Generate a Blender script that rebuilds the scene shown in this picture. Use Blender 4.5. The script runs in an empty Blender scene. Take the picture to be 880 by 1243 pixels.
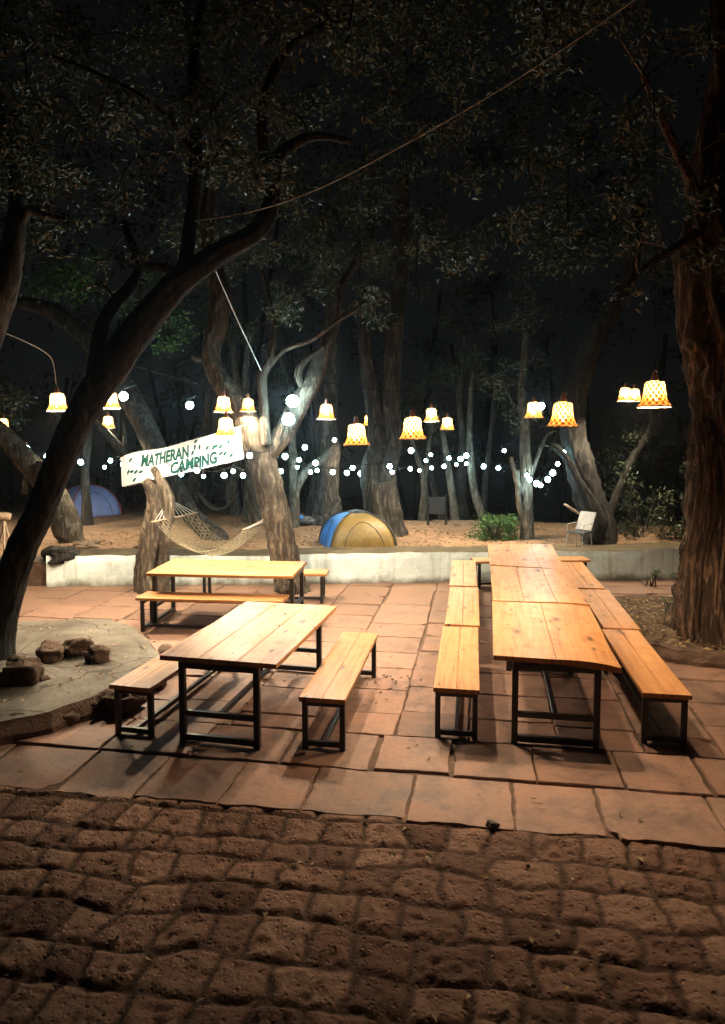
import bpy, math, random
import numpy as np
from mathutils import Vector, Matrix, noise as mnoise
random.seed(7); rng = np.random.default_rng(7)
R = math.radians
sc = bpy.context.scene
col = sc.collection

# ------------------------------------------------------------------ camera
FPX, CH, HZ, CX, CY = 886.0, 2.45, 518.0, 440.0, 586.5
PITCH = math.atan((CY - HZ) / FPX)
cam = bpy.data.cameras.new('camera'); camo = bpy.data.objects.new('camera', cam); col.objects.link(camo)
camo.location = (0, 0, CH); camo.rotation_euler = (math.pi/2 - PITCH, 0, 0)
cam.sensor_width = 36; cam.lens = FPX/1243*36; cam.shift_y = -35.0/1243
cam.clip_start = 0.05; cam.clip_end = 1000
sc.camera = camo

# ------------------------------------------------------------------ night sky
w = bpy.data.worlds.new('World'); sc.world = w; w.use_nodes = True
nt = w.node_tree; nt.nodes.clear()
sky = nt.nodes.new('ShaderNodeTexSky'); sky.sky_type = 'NISHITA'; sky.sun_disc = False
sky.sun_elevation = R(25); sky.sun_rotation = R(140)
hs = nt.nodes.new('ShaderNodeHueSaturation'); hs.inputs['Saturation'].default_value = 0.12
bg = nt.nodes.new('ShaderNodeBackground'); bg.inputs['Strength'].default_value = 0.0009
wo = nt.nodes.new('ShaderNodeOutputWorld')
nt.links.new(sky.outputs[0], hs.inputs['Color']); nt.links.new(hs.outputs[0], bg.inputs[0]); nt.links.new(bg.outputs[0], wo.inputs[0])

LAMP_L = 6600.0      # pendant bulb radiance
LAMP_STRONG = 11500.0 # the two lamps at the banner
LAMP_DIM = 4300.0    # the redder, weaker bulbs of the two lamps nearest the thick trunk
STRING_L = 58.0     # string light bulb radiance
GLOBE_L = 170.0      # the few strong white globes

sc.render.engine = 'CYCLES'
sc.view_settings.view_transform = 'Standard'
try: sc.view_settings.look = 'None'
except Exception: pass
sc.view_settings.gamma = 1; sc.view_settings.exposure = 0.0; sc.view_settings.use_curve_mapping = False
c = sc.cycles
c.use_denoising = True
try: c.denoiser = 'OPENIMAGEDENOISE'
except Exception: pass
c.max_bounces = 6; c.diffuse_bounces = 3; c.glossy_bounces = 3; c.transmission_bounces = 4; c.transparent_max_bounces = 8
c.caustics_reflective = False; c.caustics_refractive = False
c.sample_clamp_indirect = 3.0; c.use_light_tree = True

# ------------------------------------------------------------------ pixel -> point helpers
def ray(px, py):
    dx = (px-CX)/FPX; dy = (CY-py)/FPX
    return Vector((dx, math.cos(PITCH)+dy*math.sin(PITCH), -math.sin(PITCH)+dy*math.cos(PITCH)))
def P(px, py, z):
    d = ray(px, py); t = (z-CH)/d.z
    return Vector((0, 0, CH)) + d*t
def PD(px, py, D):
    d = ray(px, py)
    return Vector((0, 0, CH)) + d*(D/d.y)

# ------------------------------------------------------------------ numpy value noise
def _hash(ix, iy, s):
    n = (ix*374761393 + iy*668265263 + s*974711) & 0x7fffffff
    n = ((n ^ (n >> 13))*1274126177) & 0x7fffffff
    n = (n ^ (n >> 16))
    return (n & 0xffff)/65535.0
def vnoise(x, y, s=0):
    x = np.asarray(x, float); y = np.asarray(y, float)
    ix = np.floor(x).astype(np.int64); iy = np.floor(y).astype(np.int64)
    fx = x-ix; fy = y-iy; fx = fx*fx*(3-2*fx); fy = fy*fy*(3-2*fy)
    a = _hash(ix, iy, s); b = _hash(ix+1, iy, s); cc = _hash(ix, iy+1, s); d = _hash(ix+1, iy+1, s)
    return (a*(1-fx)+b*fx)*(1-fy) + (cc*(1-fx)+d*fx)*fy
def fbm(x, y, s=0, o=4):
    t = 0; a = .5
    for k in range(o):
        t = t + a*vnoise(np.asarray(x)*2**k, np.asarray(y)*2**k, s+k*17); a *= .5
    return t

# ------------------------------------------------------------------ mesh builder
class MB:
    def __init__(s): s.v = []; s.f = []
    def add(s, vs, fs):
        o = len(s.v); s.v += [tuple(x) for x in vs]; s.f += [tuple(i+o for i in f) for f in fs]
    def box(s, c, d, M=None, bev=0.0):
        x, y, z = d[0]/2, d[1]/2, d[2]/2
        b = min(bev, x*.9, y*.9, z*.9)
        vs = []; fs = []
        if b <= 0:
            vs = [Vector((i*x, j*y, k*z)) for i in (-1, 1) for j in (-1, 1) for k in (-1, 1)]
            fs = [(0,1,3,2), (4,6,7,5), (0,4,5,1), (2,3,7,6), (0,2,6,4), (1,5,7,3)]
        else:
            idx = {}
            for i in (-1, 1):
                for j in (-1, 1):
                    for k in (-1, 1):
                        for ax in range(3):
                            p = [i*(x-b), j*(y-b), k*(z-b)]
                            p[ax] = (i*x, j*y, k*z)[ax]
                            idx[(i, j, k, ax)] = len(vs); vs.append(Vector(p))
            for ax in range(3):
                o1, o2 = [a for a in range(3) if a != ax]
                for sg in (-1, 1):
                    q = []
                    for (a, b2) in ((-1,-1), (1,-1), (1,1), (-1,1)):
                        t = [0,0,0]; t[ax] = sg; t[o1] = a; t[o2] = b2; q.append(idx[(t[0],t[1],t[2],ax)])
                    fs.append(tuple(q))
            for ax in range(3):
                o1, o2 = [a for a in range(3) if a != ax]
                for a in (-1, 1):
                    for b2 in (-1, 1):
                        def I(sg, face):
                            t = [0,0,0]; t[ax] = sg; t[o1] = a; t[o2] = b2; return idx[(t[0],t[1],t[2],face)]
                        fs.append((I(-1,o1), I(1,o1), I(1,o2), I(-1,o2)))
            for i in (-1, 1):
                for j in (-1, 1):
                    for k in (-1, 1):
                        fs.append((idx[(i,j,k,0)], idx[(i,j,k,1)], idx[(i,j,k,2)]))
        if M is not None: vs = [M @ q for q in vs]
        cc = Vector(c)
        s.add([q+cc for q in vs], fs)
    def tube(s, pts, radii, n=8, cap=True, rough=0.0, flute=0.0, seed=0, lobes=3, relief=None):
        pts = [Vector(p) for p in pts]
        if not isinstance(radii, (list, tuple)): radii = [radii]*len(pts)
        t0 = (pts[1]-pts[0]).normalized()
        ref = Vector((0, 0, 1)) if abs(t0.z) < .9 else Vector((1, 0, 0))
        nrm = t0.cross(ref).normalized()
        vs = []; fs = []; m = len(pts)
        rr = random.Random(seed)
        ph = [rr.uniform(0, 6.28) for _ in range(8)]
        ln = 0
        for i, p in enumerate(pts):
            if i: ln += (p-pts[i-1]).length
            t = (pts[min(i+1, m-1)]-pts[max(i-1, 0)])
            t = t.normalized() if t.length > 1e-9 else t0
            nrm = (nrm - t*nrm.dot(t))
            nrm = nrm.normalized() if nrm.length > 1e-6 else t.orthogonal().normalized()
            bn = t.cross(nrm)
            for k in range(n):
                a = 2*math.pi*k/n
                r = radii[i]
                if flute:
                    f_ = math.sin(lobes*a+ph[0]+ln*.5)+.6*math.sin((lobes+2)*a+ph[1]-ln*.9)+.4*math.sin((2*lobes+1)*a+ph[2]+ln*1.3)
                    r *= 1+flute*f_*.5
                if rough:
                    nx = math.sin(3*a+ph[3]+ln*4)+math.sin(5*a+ph[4]-ln*7)+math.sin(2*a+ph[5]+ln*11)
                    r *= 1+rough*nx/3 + rough*rr.uniform(-.5, .5)
                if relief:
                    amp, fa, fl = relief; tw = a+ln*.25
                    q = Vector((math.cos(tw)*fa+seed*3.1, math.sin(tw)*fa, ln*fl))
                    q += Vector((1, 1, 0))*mnoise.noise(Vector((math.cos(tw), math.sin(tw), ln*1.4+seed)))*.7
                    rg = 1-abs(mnoise.noise(q))*2.2; rg2 = 1-abs(mnoise.noise(q*2.3))*2.2
                    r *= 1+amp*(rg*.65+rg2*.3-.45) + amp*.35*mnoise.noise(q*6)
                vs.append(p+(nrm*math.cos(a)+bn*math.sin(a))*r)
        for i in range(m-1):
            for k in range(n):
                k2 = (k+1) % n
                fs.append((i*n+k, i*n+k2, (i+1)*n+k2, (i+1)*n+k))
        if cap:
            fs.append(tuple(range(n-1, -1, -1))); fs.append(tuple((m-1)*n+k for k in range(n)))
        s.add(vs, fs)
    def lathe(s, prof, n=24, c=(0,0,0), cap0=False, cap1=False):
        vs = []; fs = []
        for (r, z) in prof:
            for k in range(n):
                a = 2*math.pi*k/n; vs.append((c[0]+r*math.cos(a), c[1]+r*math.sin(a), c[2]+z))
        for i in range(len(prof)-1):
            for k in range(n):
                k2 = (k+1) % n
                fs.append((i*n+k, i*n+k2, (i+1)*n+k2, (i+1)*n+k))
        if cap0: fs.append(tuple(range(n-1, -1, -1)))
        if cap1: fs.append(tuple((len(prof)-1)*n+k for k in range(n)))
        s.add(vs, fs)
    def mesh(s, name, mats, smooth=False):
        me = bpy.data.meshes.new(name); me.from_pydata(s.v, [], s.f)
        for m in (mats if isinstance(mats, (list, tuple)) else [mats]): me.materials.append(m)
        if smooth: me.polygons.foreach_set('use_smooth', [True]*len(me.polygons))
        me.update(); return me
    def build(s, name, mats, parent=None, smooth=False):
        o = bpy.data.objects.new(name, s.mesh(name, mats, smooth)); col.objects.link(o)
        if parent: o.parent = parent
        return o

def tag(o, label=None, cat=None, group=None, kind=None):
    if label: o['label'] = label
    if cat: o['category'] = cat
    if group: o['group'] = group
    if kind: o['kind'] = kind
    return o
def empty(name, loc=(0,0,0), rz=0.0):
    o = bpy.data.objects.new(name, None); col.objects.link(o); o.location = loc; o.rotation_euler = (0, 0, rz)
    o.empty_display_size = .2
    return o
def copy_tree(o, parent=None):
    n = o.copy(); col.objects.link(n)
    if parent: n.parent = parent
    for ch in list(o.children): copy_tree(ch, n)
    return n
def spline(pts, vals, per=6):
    pts = [Vector(p) for p in pts]; out = []; ov = []
    n = len(pts)
    for i in range(n-1):
        p0 = pts[max(i-1,0)]; p1 = pts[i]; p2 = pts[i+1]; p3 = pts[min(i+2,n-1)]
        for k in range(per):
            t = k/per
            q = .5*((2*p1)+(p2-p0)*t+(2*p0-5*p1+4*p2-p3)*t*t+(3*p1-p0-3*p2+p3)*t**3)
            out.append(q); ov.append(vals[i]*(1-t)+vals[i+1]*t)
    out.append(pts[-1]); ov.append(vals[-1])
    return out, ov

# ------------------------------------------------------------------ materials
def newmat(name):
    m = bpy.data.materials.new(name); m.use_nodes = True
    t = m.node_tree; b = t.nodes['Principled BSDF']
    return m, t, b
def N(t, typ, **kw):
    n = t.nodes.new(typ)
    for k, v in kw.items(): setattr(n, k, v)
    return n
def ramp(t, fac, stops):
    r = N(t, 'ShaderNodeValToRGB'); e = r.color_ramp.elements
    while len(e) > 1: e.remove(e[-1])
    e[0].position = stops[0][0]; e[0].color = (*stops[0][1], 1)
    for p, cc in stops[1:]:
        x = e.new(p); x.color = (*cc, 1)
    t.links.new(fac, r.inputs[0]); return r.outputs[0]
def noise(t, vec, scale, detail=5, rough=.6, dist=0.0):
    n = N(t, 'ShaderNodeTexNoise'); n.inputs['Scale'].default_value = scale; n.inputs['Detail'].default_value = detail
    n.inputs['Roughness'].default_value = rough; n.inputs['Distortion'].default_value = dist
    if vec is not None: t.links.new(vec, n.inputs['Vector'])
    return n.outputs['Fac']
def mapping(t, vec, scale=(1,1,1), loc=(0,0,0)):
    m = N(t, 'ShaderNodeMapping'); m.inputs['Scale'].default_value = scale; m.inputs['Location'].default_value = loc
    t.links.new(vec, m.inputs['Vector']); return m.outputs[0]
def mixc(t, fac, a, b, mode='MIX'):
    m = N(t, 'ShaderNodeMix', data_type='RGBA', blend_type=mode)
    if hasattr(fac, 'links') or hasattr(fac, 'is_linked'): t.links.new(fac, m.inputs[0])
    else: m.inputs[0].default_value = fac
    for s_, x in ((6, a), (7, b)):
        if hasattr(x, 'is_linked'): t.links.new(x, m.inputs[s_])
        else: m.inputs[s_].default_value = (*x, 1)
    return m.outputs[2]
def mathn(t, op, a, b=None, clamp=False):
    m = N(t, 'ShaderNodeMath', operation=op, use_clamp=clamp)
    for i, x in ((0, a), (1, b)):
        if x is None: continue
        if hasattr(x, 'is_linked'): t.links.new(x, m.inputs[i])
        else: m.inputs[i].default_value = x
    return m.outputs[0]
def bump(t, b, h, strength=.5, dist=.01):
    n = N(t, 'ShaderNodeBump'); n.inputs['Strength'].default_value = strength; n.inputs['Distance'].default_value = dist
    t.links.new(h, n.inputs['Height']); t.links.new(n.outputs[0], b.inputs['Normal'])
def objco(t): return N(t, 'ShaderNodeTexCoord').outputs['Object']

def mat_stone_slab():
    m, t, b = newmat('red_sandstone'); o = objco(t)
    isl = N(t, 'ShaderNodeNewGeometry').outputs['Random Per Island']
    base = ramp(t, isl, [(0, (.165,.088,.06)), (.35, (.25,.138,.098)), (.7, (.20,.116,.083)), (1, (.29,.165,.12))])
    n1 = noise(t, o, 2.6, 8, .7, .3); n2 = noise(t, o, 22, 5, .7)
    stain = ramp(t, n1, [(.32, (.36,.33,.31)), (.43, (.70,.68,.66)), (.52, (1,1,1)), (.70, (1.25,1.16,1.06))])
    cc = mixc(t, 1.0, base, stain, 'MULTIPLY')
    sp = ramp(t, n2, [(.3, (.72,.7,.68)), (.5, (1,1,1)), (.8, (1.1,1.1,1.1))])
    cc = mixc(t, .8, cc, sp, 'MULTIPLY')
    yy = N(t, 'ShaderNodeSeparateXYZ'); t.links.new(o, yy.inputs[0])
    df = mathn(t, 'ADD', mathn(t, 'MULTIPLY', mathn(t, 'SUBTRACT', yy.outputs[1], 6.4), .2), mathn(t, 'MULTIPLY', mathn(t, 'SUBTRACT', n1, .5), 2.2))
    cc = mixc(t, mathn(t, 'MULTIPLY', ramp(t, df, [(.1, (0,)*3), (.9, (1,)*3)]), .62), cc, (.125,.074,.045))     # earth washed over the slabs by the wall
    t.links.new(cc, b.inputs['Base Color'])
    t.links.new(ramp(t, n1, [(.3, (.62,)*3), (.7, (.85,)*3)]), b.inputs['Roughness'])
    h = mathn(t, 'ADD', mathn(t, 'MULTIPLY', n1, .8), mathn(t, 'MULTIPLY', n2, .35))
    bump(t, b, h, .55, .02); return m
def mat_rough(name, c0, c1, s1=4, s2=40, bs=.8, bd=.02, rough=.9, crack=False):
    m, t, b = newmat(name); o = objco(t)
    n1 = noise(t, o, s1, 6, .65); n2 = noise(t, o, s2, 4, .7)
    cc = ramp(t, n1, [(.3, c0), (.7, c1)])
    if crack:
        vc = N(t, 'ShaderNodeTexVoronoi', feature='DISTANCE_TO_EDGE'); vc.inputs['Scale'].default_value = 1.5
        nv = N(t, 'ShaderNodeTexNoise'); nv.inputs['Scale'].default_value = 3; nv.inputs['Detail'].default_value = 6
        mv = mixc(t, .22, o, nv.outputs['Color']); t.links.new(o, nv.inputs['Vector']); t.links.new(mv, vc.inputs['Vector'])
        cc = mixc(t, ramp(t, vc.outputs['Distance'], [(.004, (.85,)*3), (.014, (0,)*3)]), cc, (.03,.024,.018))
        sp = noise(t, o, 1.3, 5, .7); cc = mixc(t, .8, cc, ramp(t, sp, [(.35, (.5,.46,.40)), (.55, (1,1,1)), (.7, (1.15,1.15,1.12))]), 'MULTIPLY')
    cc = mixc(t, .7, cc, ramp(t, n2, [(.3, (.6,)*3), (.55, (1,)*3), (.8, (1.2,)*3)]), 'MULTIPLY')
    t.links.new(cc, b.inputs['Base Color']); b.inputs['Roughness'].default_value = rough
    b.inputs['Specular IOR Level'].default_value = .25
    bump(t, b, mathn(t, 'ADD', n1, mathn(t, 'MULTIPLY', n2, .5)), bs, bd); return m
def mat_cobble():
    m, t, b = newmat('laterite'); o = objco(t)
    at = N(t, 'ShaderNodeAttribute', attribute_name='stone')       # 0 joint dirt .. 1 stone; a material map, not shading
    rn = N(t, 'ShaderNodeAttribute', attribute_name='tone')
    n1 = noise(t, o, 9, 6, .7); n2 = noise(t, o, 55, 4, .75)
    v = N(t, 'ShaderNodeTexVoronoi'); v.inputs['Scale'].default_value = 27; t.links.new(o, v.inputs['Vector'])
    stone = ramp(t, rn.outputs['Fac'], [(0, (.105,.056,.04)), (.5, (.19,.105,.075)), (1, (.27,.16,.115))])
    stone = mixc(t, .8, stone, ramp(t, n1, [(.3, (.55,)*3), (.55, (1,)*3), (.8, (1.25,1.2,1.15))]), 'MULTIPLY')
    cc = mixc(t, at.outputs['Fac'], (.065,.036,.024), stone)
    cc = mixc(t, .6, cc, ramp(t, n2, [(.3, (.6,)*3), (.6, (1.1,)*3)]), 'MULTIPLY')
    t.links.new(cc, b.inputs['Base Color']); b.inputs['Roughness'].default_value = .92; b.inputs['Specular IOR Level'].default_value = .2
    pits = ramp(t, v.outputs['Distance'], [(.0, (0,)*3), (.35, (1,)*3)])
    h = mathn(t, 'ADD', mathn(t, 'MULTIPLY', pits, .45), mathn(t, 'ADD', n1, mathn(t, 'MULTIPLY', n2, .22)))
    bump(t, b, h, .8, .03); return m
def mat_wood():
    m, t, b = newmat('varnished_pine'); o = objco(t)
    oi = N(t, 'ShaderNodeAttribute', attribute_type='OBJECT', attribute_name='grain').outputs['Fac']
    isl = N(t, 'ShaderNodeNewGeometry').outputs['Random Per Island']
    off = N(t, 'ShaderNodeCombineXYZ'); t.links.new(mathn(t, 'MULTIPLY', oi, 37.), off.inputs[0]); t.links.new(mathn(t, 'MULTIPLY', isl, 23.), off.inputs[1])
    va = N(t, 'ShaderNodeVectorMath', operation='ADD'); t.links.new(o, va.inputs[0]); t.links.new(off.outputs[0], va.inputs[1])
    v = va.outputs[0]
    g = noise(t, mapping(t, v, (26, 1.1, 8)), 1.0, 5, .62, .9)
    g2 = noise(t, mapping(t, v, (95, 3, 30)), 1.0, 3, .6)
    big = noise(t, mapping(t, v, (2.5, .9, 1)), 1.0, 3, .5)
    cc = ramp(t, g, [(.25, (.22,.088,.03)), (.42, (.38,.172,.06)), (.58, (.46,.235,.095)), (.8, (.34,.155,.055))])
    cc = mixc(t, .55, cc, ramp(t, g2, [(.3, (.72,.66,.6)), (.6, (1.06,1.06,1.06))]), 'MULTIPLY')
    tone = ramp(t, isl, [(0, (.88,.82,.76)), (.5, (1,1,1)), (1, (1.1,1.04,.95))])
    cc = mixc(t, 1., cc, tone, 'MULTIPLY')
    cc = mixc(t, .5, cc, ramp(t, big, [(.3, (.8,.72,.62)), (.6, (1.08,1.06,1.02))]), 'MULTIPLY')
    vo = N(t, 'ShaderNodeTexVoronoi'); vo.inputs['Scale'].default_value = 1.0; vo.inputs['Randomness'].default_value = 1.0; vo.voronoi_dimensions = '2D'
    t.links.new(mapping(t, v, (5.2, 1.9, 1)), vo.inputs['Vector'])
    ks = N(t, 'ShaderNodeSeparateColor'); t.links.new(vo.outputs['Color'], ks.inputs[0])
    kd = mathn(t, 'MULTIPLY', vo.outputs['Distance'], mathn(t, 'ADD', mathn(t, 'MULTIPLY', ks.outputs[1], 1.5), .55))
    kn = ramp(t, kd, [(.05, (1,)*3), (.10, (.5,)*3), (.2, (0,)*3)])
    pick = mathn(t, 'GREATER_THAN', ks.outputs[0], .58)
    knot = mathn(t, 'MULTIPLY', kn, pick)
    cc = mixc(t, mathn(t, 'MULTIPLY', knot, .95), cc, (.05,.018,.008))
    wv = noise(t, v, 5.5, 6, .7, .4)
    cc = mixc(t, .65, cc, ramp(t, wv, [(.28, (.55,.5,.46)), (.38, (.95,.94,.92)), (.7, (1.05,1.05,1.05))]), 'MULTIPLY')     # stains and dull patches
    scr = noise(t, mapping(t, v, (70, 70, 70)), 1.0, 2, .5)
    t.links.new(cc, b.inputs['Base Color'])
    t.links.new(ramp(t, wv, [(.3, (.6,)*3), (.5, (.45,)*3), (.75, (.36,)*3)]), b.inputs['Roughness'])
    b.inputs['Specular IOR Level'].default_value = .4
    b.inputs['Coat Weight'].default_value = .10; b.inputs['Coat Roughness'].default_value = .22
    bump(t, b, mathn(t, 'ADD', g, mathn(t, 'MULTIPLY', g2, .4)), .18, .004); return m
def mat_plain(name, cc, rough=.6, metal=0.0, spec=.5):
    m, t, b = newmat(name)
    n1 = noise(t, objco(t), 14, 4, .6)
    t.links.new(mixc(t, .5, cc, ramp(t, n1, [(.3, (.6,)*3), (.7, (1.25,)*3)]), 'MULTIPLY'), b.inputs['Base Color'])
    b.inputs['Roughness'].default_value = rough; b.inputs['Metallic'].default_value = metal; b.inputs['Specular IOR Level'].default_value = spec
    return m
def mat_bark(name, dark, light, sc_=7, stretch=.22, bs=1.0, bd=.03):
    m, t, b = newmat(name); o = objco(t)
    v = mapping(t, o, (1, 1, stretch))
    n1 = noise(t, v, sc_*1.5, 7, .72, 1.1); n2 = noise(t, o, 60, 4, .7); n3 = noise(t, o, 1.7, 4, .6)
    cc = ramp(t, n1, [(.36, tuple(q*.55 for q in dark)), (.5, dark), (.62, light), (.8, tuple(q*1.2 for q in light))])
    cc = mixc(t, .8, cc, ramp(t, n3, [(.3, (.6,.62,.58)), (.65, (1.2,1.17,1.1))]), 'MULTIPLY')
    cc = mixc(t, .6, cc, ramp(t, n2, [(.3, (.65,)*3), (.65, (1.15,)*3)]), 'MULTIPLY')
    t.links.new(cc, b.inputs['Base Color']); b.inputs['Roughness'].default_value = .9; b.inputs['Specular IOR Level'].default_value = .2
    bump(t, b, mathn(t, 'ADD', n1, mathn(t, 'MULTIPLY', n2, .25)), bs, bd); return m
def mat_leaf(name, dark, light, rough=.42):
    m, t, b = newmat(name)
    isl = N(t, 'ShaderNodeNewGeometry').outputs['Random Per Island']
    cc = ramp(t, isl, [(0, dark), (.6, light), (.93, light), (1, (light[0]*1.7, light[1]*1.35, light[2]))])
    t.links.new(cc, b.inputs['Base Color']); b.inputs['Roughness'].default_value = rough
    tr = N(t, 'ShaderNodeBsdfTranslucent'); t.links.new(cc, tr.inputs[0])
    mx = N(t, 'ShaderNodeMixShader'); mx.inputs[0].default_value = .3
    t.links.new(b.outputs[0], mx.inputs[1]); t.links.new(tr.outputs[0], mx.inputs[2])
    t.links.new(mx.outputs[0], t.nodes['Material Output'].inputs[0]); return m
def mat_emit(name, cc, L):
    m = bpy.data.materials.new(name); m.use_nodes = True; t = m.node_tree; t.nodes.clear()
    e = N(t, 'ShaderNodeEmission'); e.inputs[0].default_value = (*cc, 1); e.inputs[1].default_value = L
    o = N(t, 'ShaderNodeOutputMaterial'); t.links.new(e.outputs[0], o.inputs[0]); return m
def mat_shade():
    # woven bamboo: a diagonal lattice of thin reddish strips, small gaps let the bulb's light out
    m = bpy.data.materials.new('woven_bamboo'); m.use_nodes = True; t = m.node_tree; t.nodes.clear()
    o = objco(t); sp = N(t, 'ShaderNodeSeparateXYZ'); t.links.new(o, sp.inputs[0])
    a = mathn(t, 'ARCTAN2', sp.outputs[1], sp.outputs[0]); z = sp.outputs[2]
    k = 13.0; kz = 100.0
    s1 = mathn(t, 'SINE', mathn(t, 'ADD', mathn(t, 'MULTIPLY', a, k), mathn(t, 'MULTIPLY', z, kz)))
    s2 = mathn(t, 'SINE', mathn(t, 'SUBTRACT', mathn(t, 'MULTIPLY', a, k), mathn(t, 'MULTIPLY', z, kz)))
    lat = mathn(t, 'MULTIPLY', mathn(t, 'ADD', mathn(t, 'MULTIPLY', mathn(t, 'ADD', s1, s2), .25), .5), 1.0)
    nz = noise(t, o, 38, 4, .75)
    mix = mathn(t, 'ADD', mathn(t, 'MULTIPLY', lat, .5), mathn(t, 'MULTIPLY', nz, .5))
    gap = ramp(t, mix, [(.62, (0,)*3), (.72, (.05,)*3)])
    zz = mathn(t, 'ADD', z, mathn(t, 'MULTIPLY', mathn(t, 'SUBTRACT', nz, .5), .10))
    band = ramp(t, zz, [(.02, (.45,)*3), (.045, (1,)*3), (.085, (.75,)*3), (.14, (.0,)*3)])      # weave colour goes redder and darker over the lower part
    colr = ramp(t, mix, [(.35, (.10,.030,.006)), (.45, (.32,.18,.06)), (.54, (.46,.35,.19)), (.75, (.50,.42,.28))])
    colr = mixc(t, band, colr, mixc(t, 1.0, colr, (.60,.30,.12), 'MULTIPLY'))
    tr = N(t, 'ShaderNodeBsdfTranslucent'); t.links.new(mixc(t, 1.0, colr, (.038,.030,.020), 'MULTIPLY'), tr.inputs[0])
    df = N(t, 'ShaderNodeBsdfDiffuse'); t.links.new(mixc(t, 1.0, colr, (.45,.42,.38), 'MULTIPLY'), df.inputs[0])
    ad = N(t, 'ShaderNodeAddShader'); t.links.new(tr.outputs[0], ad.inputs[0]); t.links.new(df.outputs[0], ad.inputs[1])
    tp = N(t, 'ShaderNodeBsdfTransparent'); tp.inputs[0].default_value = (1,.8,.5,1)
    mx = N(t, 'ShaderNodeMixShader'); t.links.new(gap, mx.inputs[0]); t.links.new(ad.outputs[0], mx.inputs[1]); t.links.new(tp.outputs[0], mx.inputs[2])
    out = N(t, 'ShaderNodeOutputMaterial'); t.links.new(mx.outputs[0], out.inputs[0]); return m
def mat_wall():
    m, t, b = newmat('old_whitewash'); o = objco(t)
    n1 = noise(t, o, 2.5, 6, .65); n2 = noise(t, o, 30, 4, .7)
    st = noise(t, mapping(t, o, (9, 9, .55)), 1.0, 5, .65)
    z = N(t, 'ShaderNodeSeparateXYZ'); t.links.new(o, z.inputs[0])
    cc = ramp(t, n1, [(.25, (.43,.51,.52)), (.5, (.65,.75,.78)), (.75, (.72,.81,.83))])
    cc = mixc(t, .75, cc, ramp(t, st, [(.3, (.55,.55,.47)), (.45, (.93,.93,.89)), (.7, (1.02,1.02,1.0))]), 'MULTIPLY')
    hh = mathn(t, 'ADD', mathn(t, 'MULTIPLY', z.outputs[2], 6.0), mathn(t, 'MULTIPLY', mathn(t, 'SUBTRACT', n1, .5), 1.6))
    dirt = ramp(t, hh, [(.05, (1,)*3), (.75, (0,)*3)])                     # splash dirt along the foot of the wall
    cc = mixc(t, mathn(t, 'MULTIPLY', dirt, .85), cc, (.085,.06,.035))
    cc = mixc(t, .4, cc, ramp(t, n2, [(.3, (.6,)*3), (.6, (1.1,)*3)]), 'MULTIPLY')
    t.links.new(cc, b.inputs['Base Color']); b.inputs['Roughness'].default_value = .9
    bump(t, b, mathn(t, 'ADD', n1, mathn(t, 'MULTIPLY', n2, .4)), .5, .02); return m
def mat_earth():
    m, t, b = newmat('red_earth'); o = objco(t)
    n1 = noise(t, o, .55, 6, .65); n2 = noise(t, o, 5, 6, .7); n3 = noise(t, o, 45, 4, .7)
    cc = ramp(t, n1, [(.3, (.23,.14,.085)), (.5, (.35,.22,.138)), (.7, (.43,.29,.185))])
    cc = mixc(t, .8, cc, ramp(t, n2, [(.3, (.5,.5,.48)), (.55, (1,1,1)), (.75, (1.2,1.15,1.05))]), 'MULTIPLY')
    cc = mixc(t, .8, cc, ramp(t, n3, [(.3, (.5,)*3), (.6, (1.1,)*3), (.8, (1.5,1.45,1.3))]), 'MULTIPLY')
    t.links.new(cc, b.inputs['Base Color']); b.inputs['Roughness'].default_value = .95; b.inputs['Specular IOR Level'].default_value = .15
    bump(t, b, mathn(t, 'ADD', n2, mathn(t, 'MULTIPLY', n3, .5)), .8, .04); return m

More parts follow.
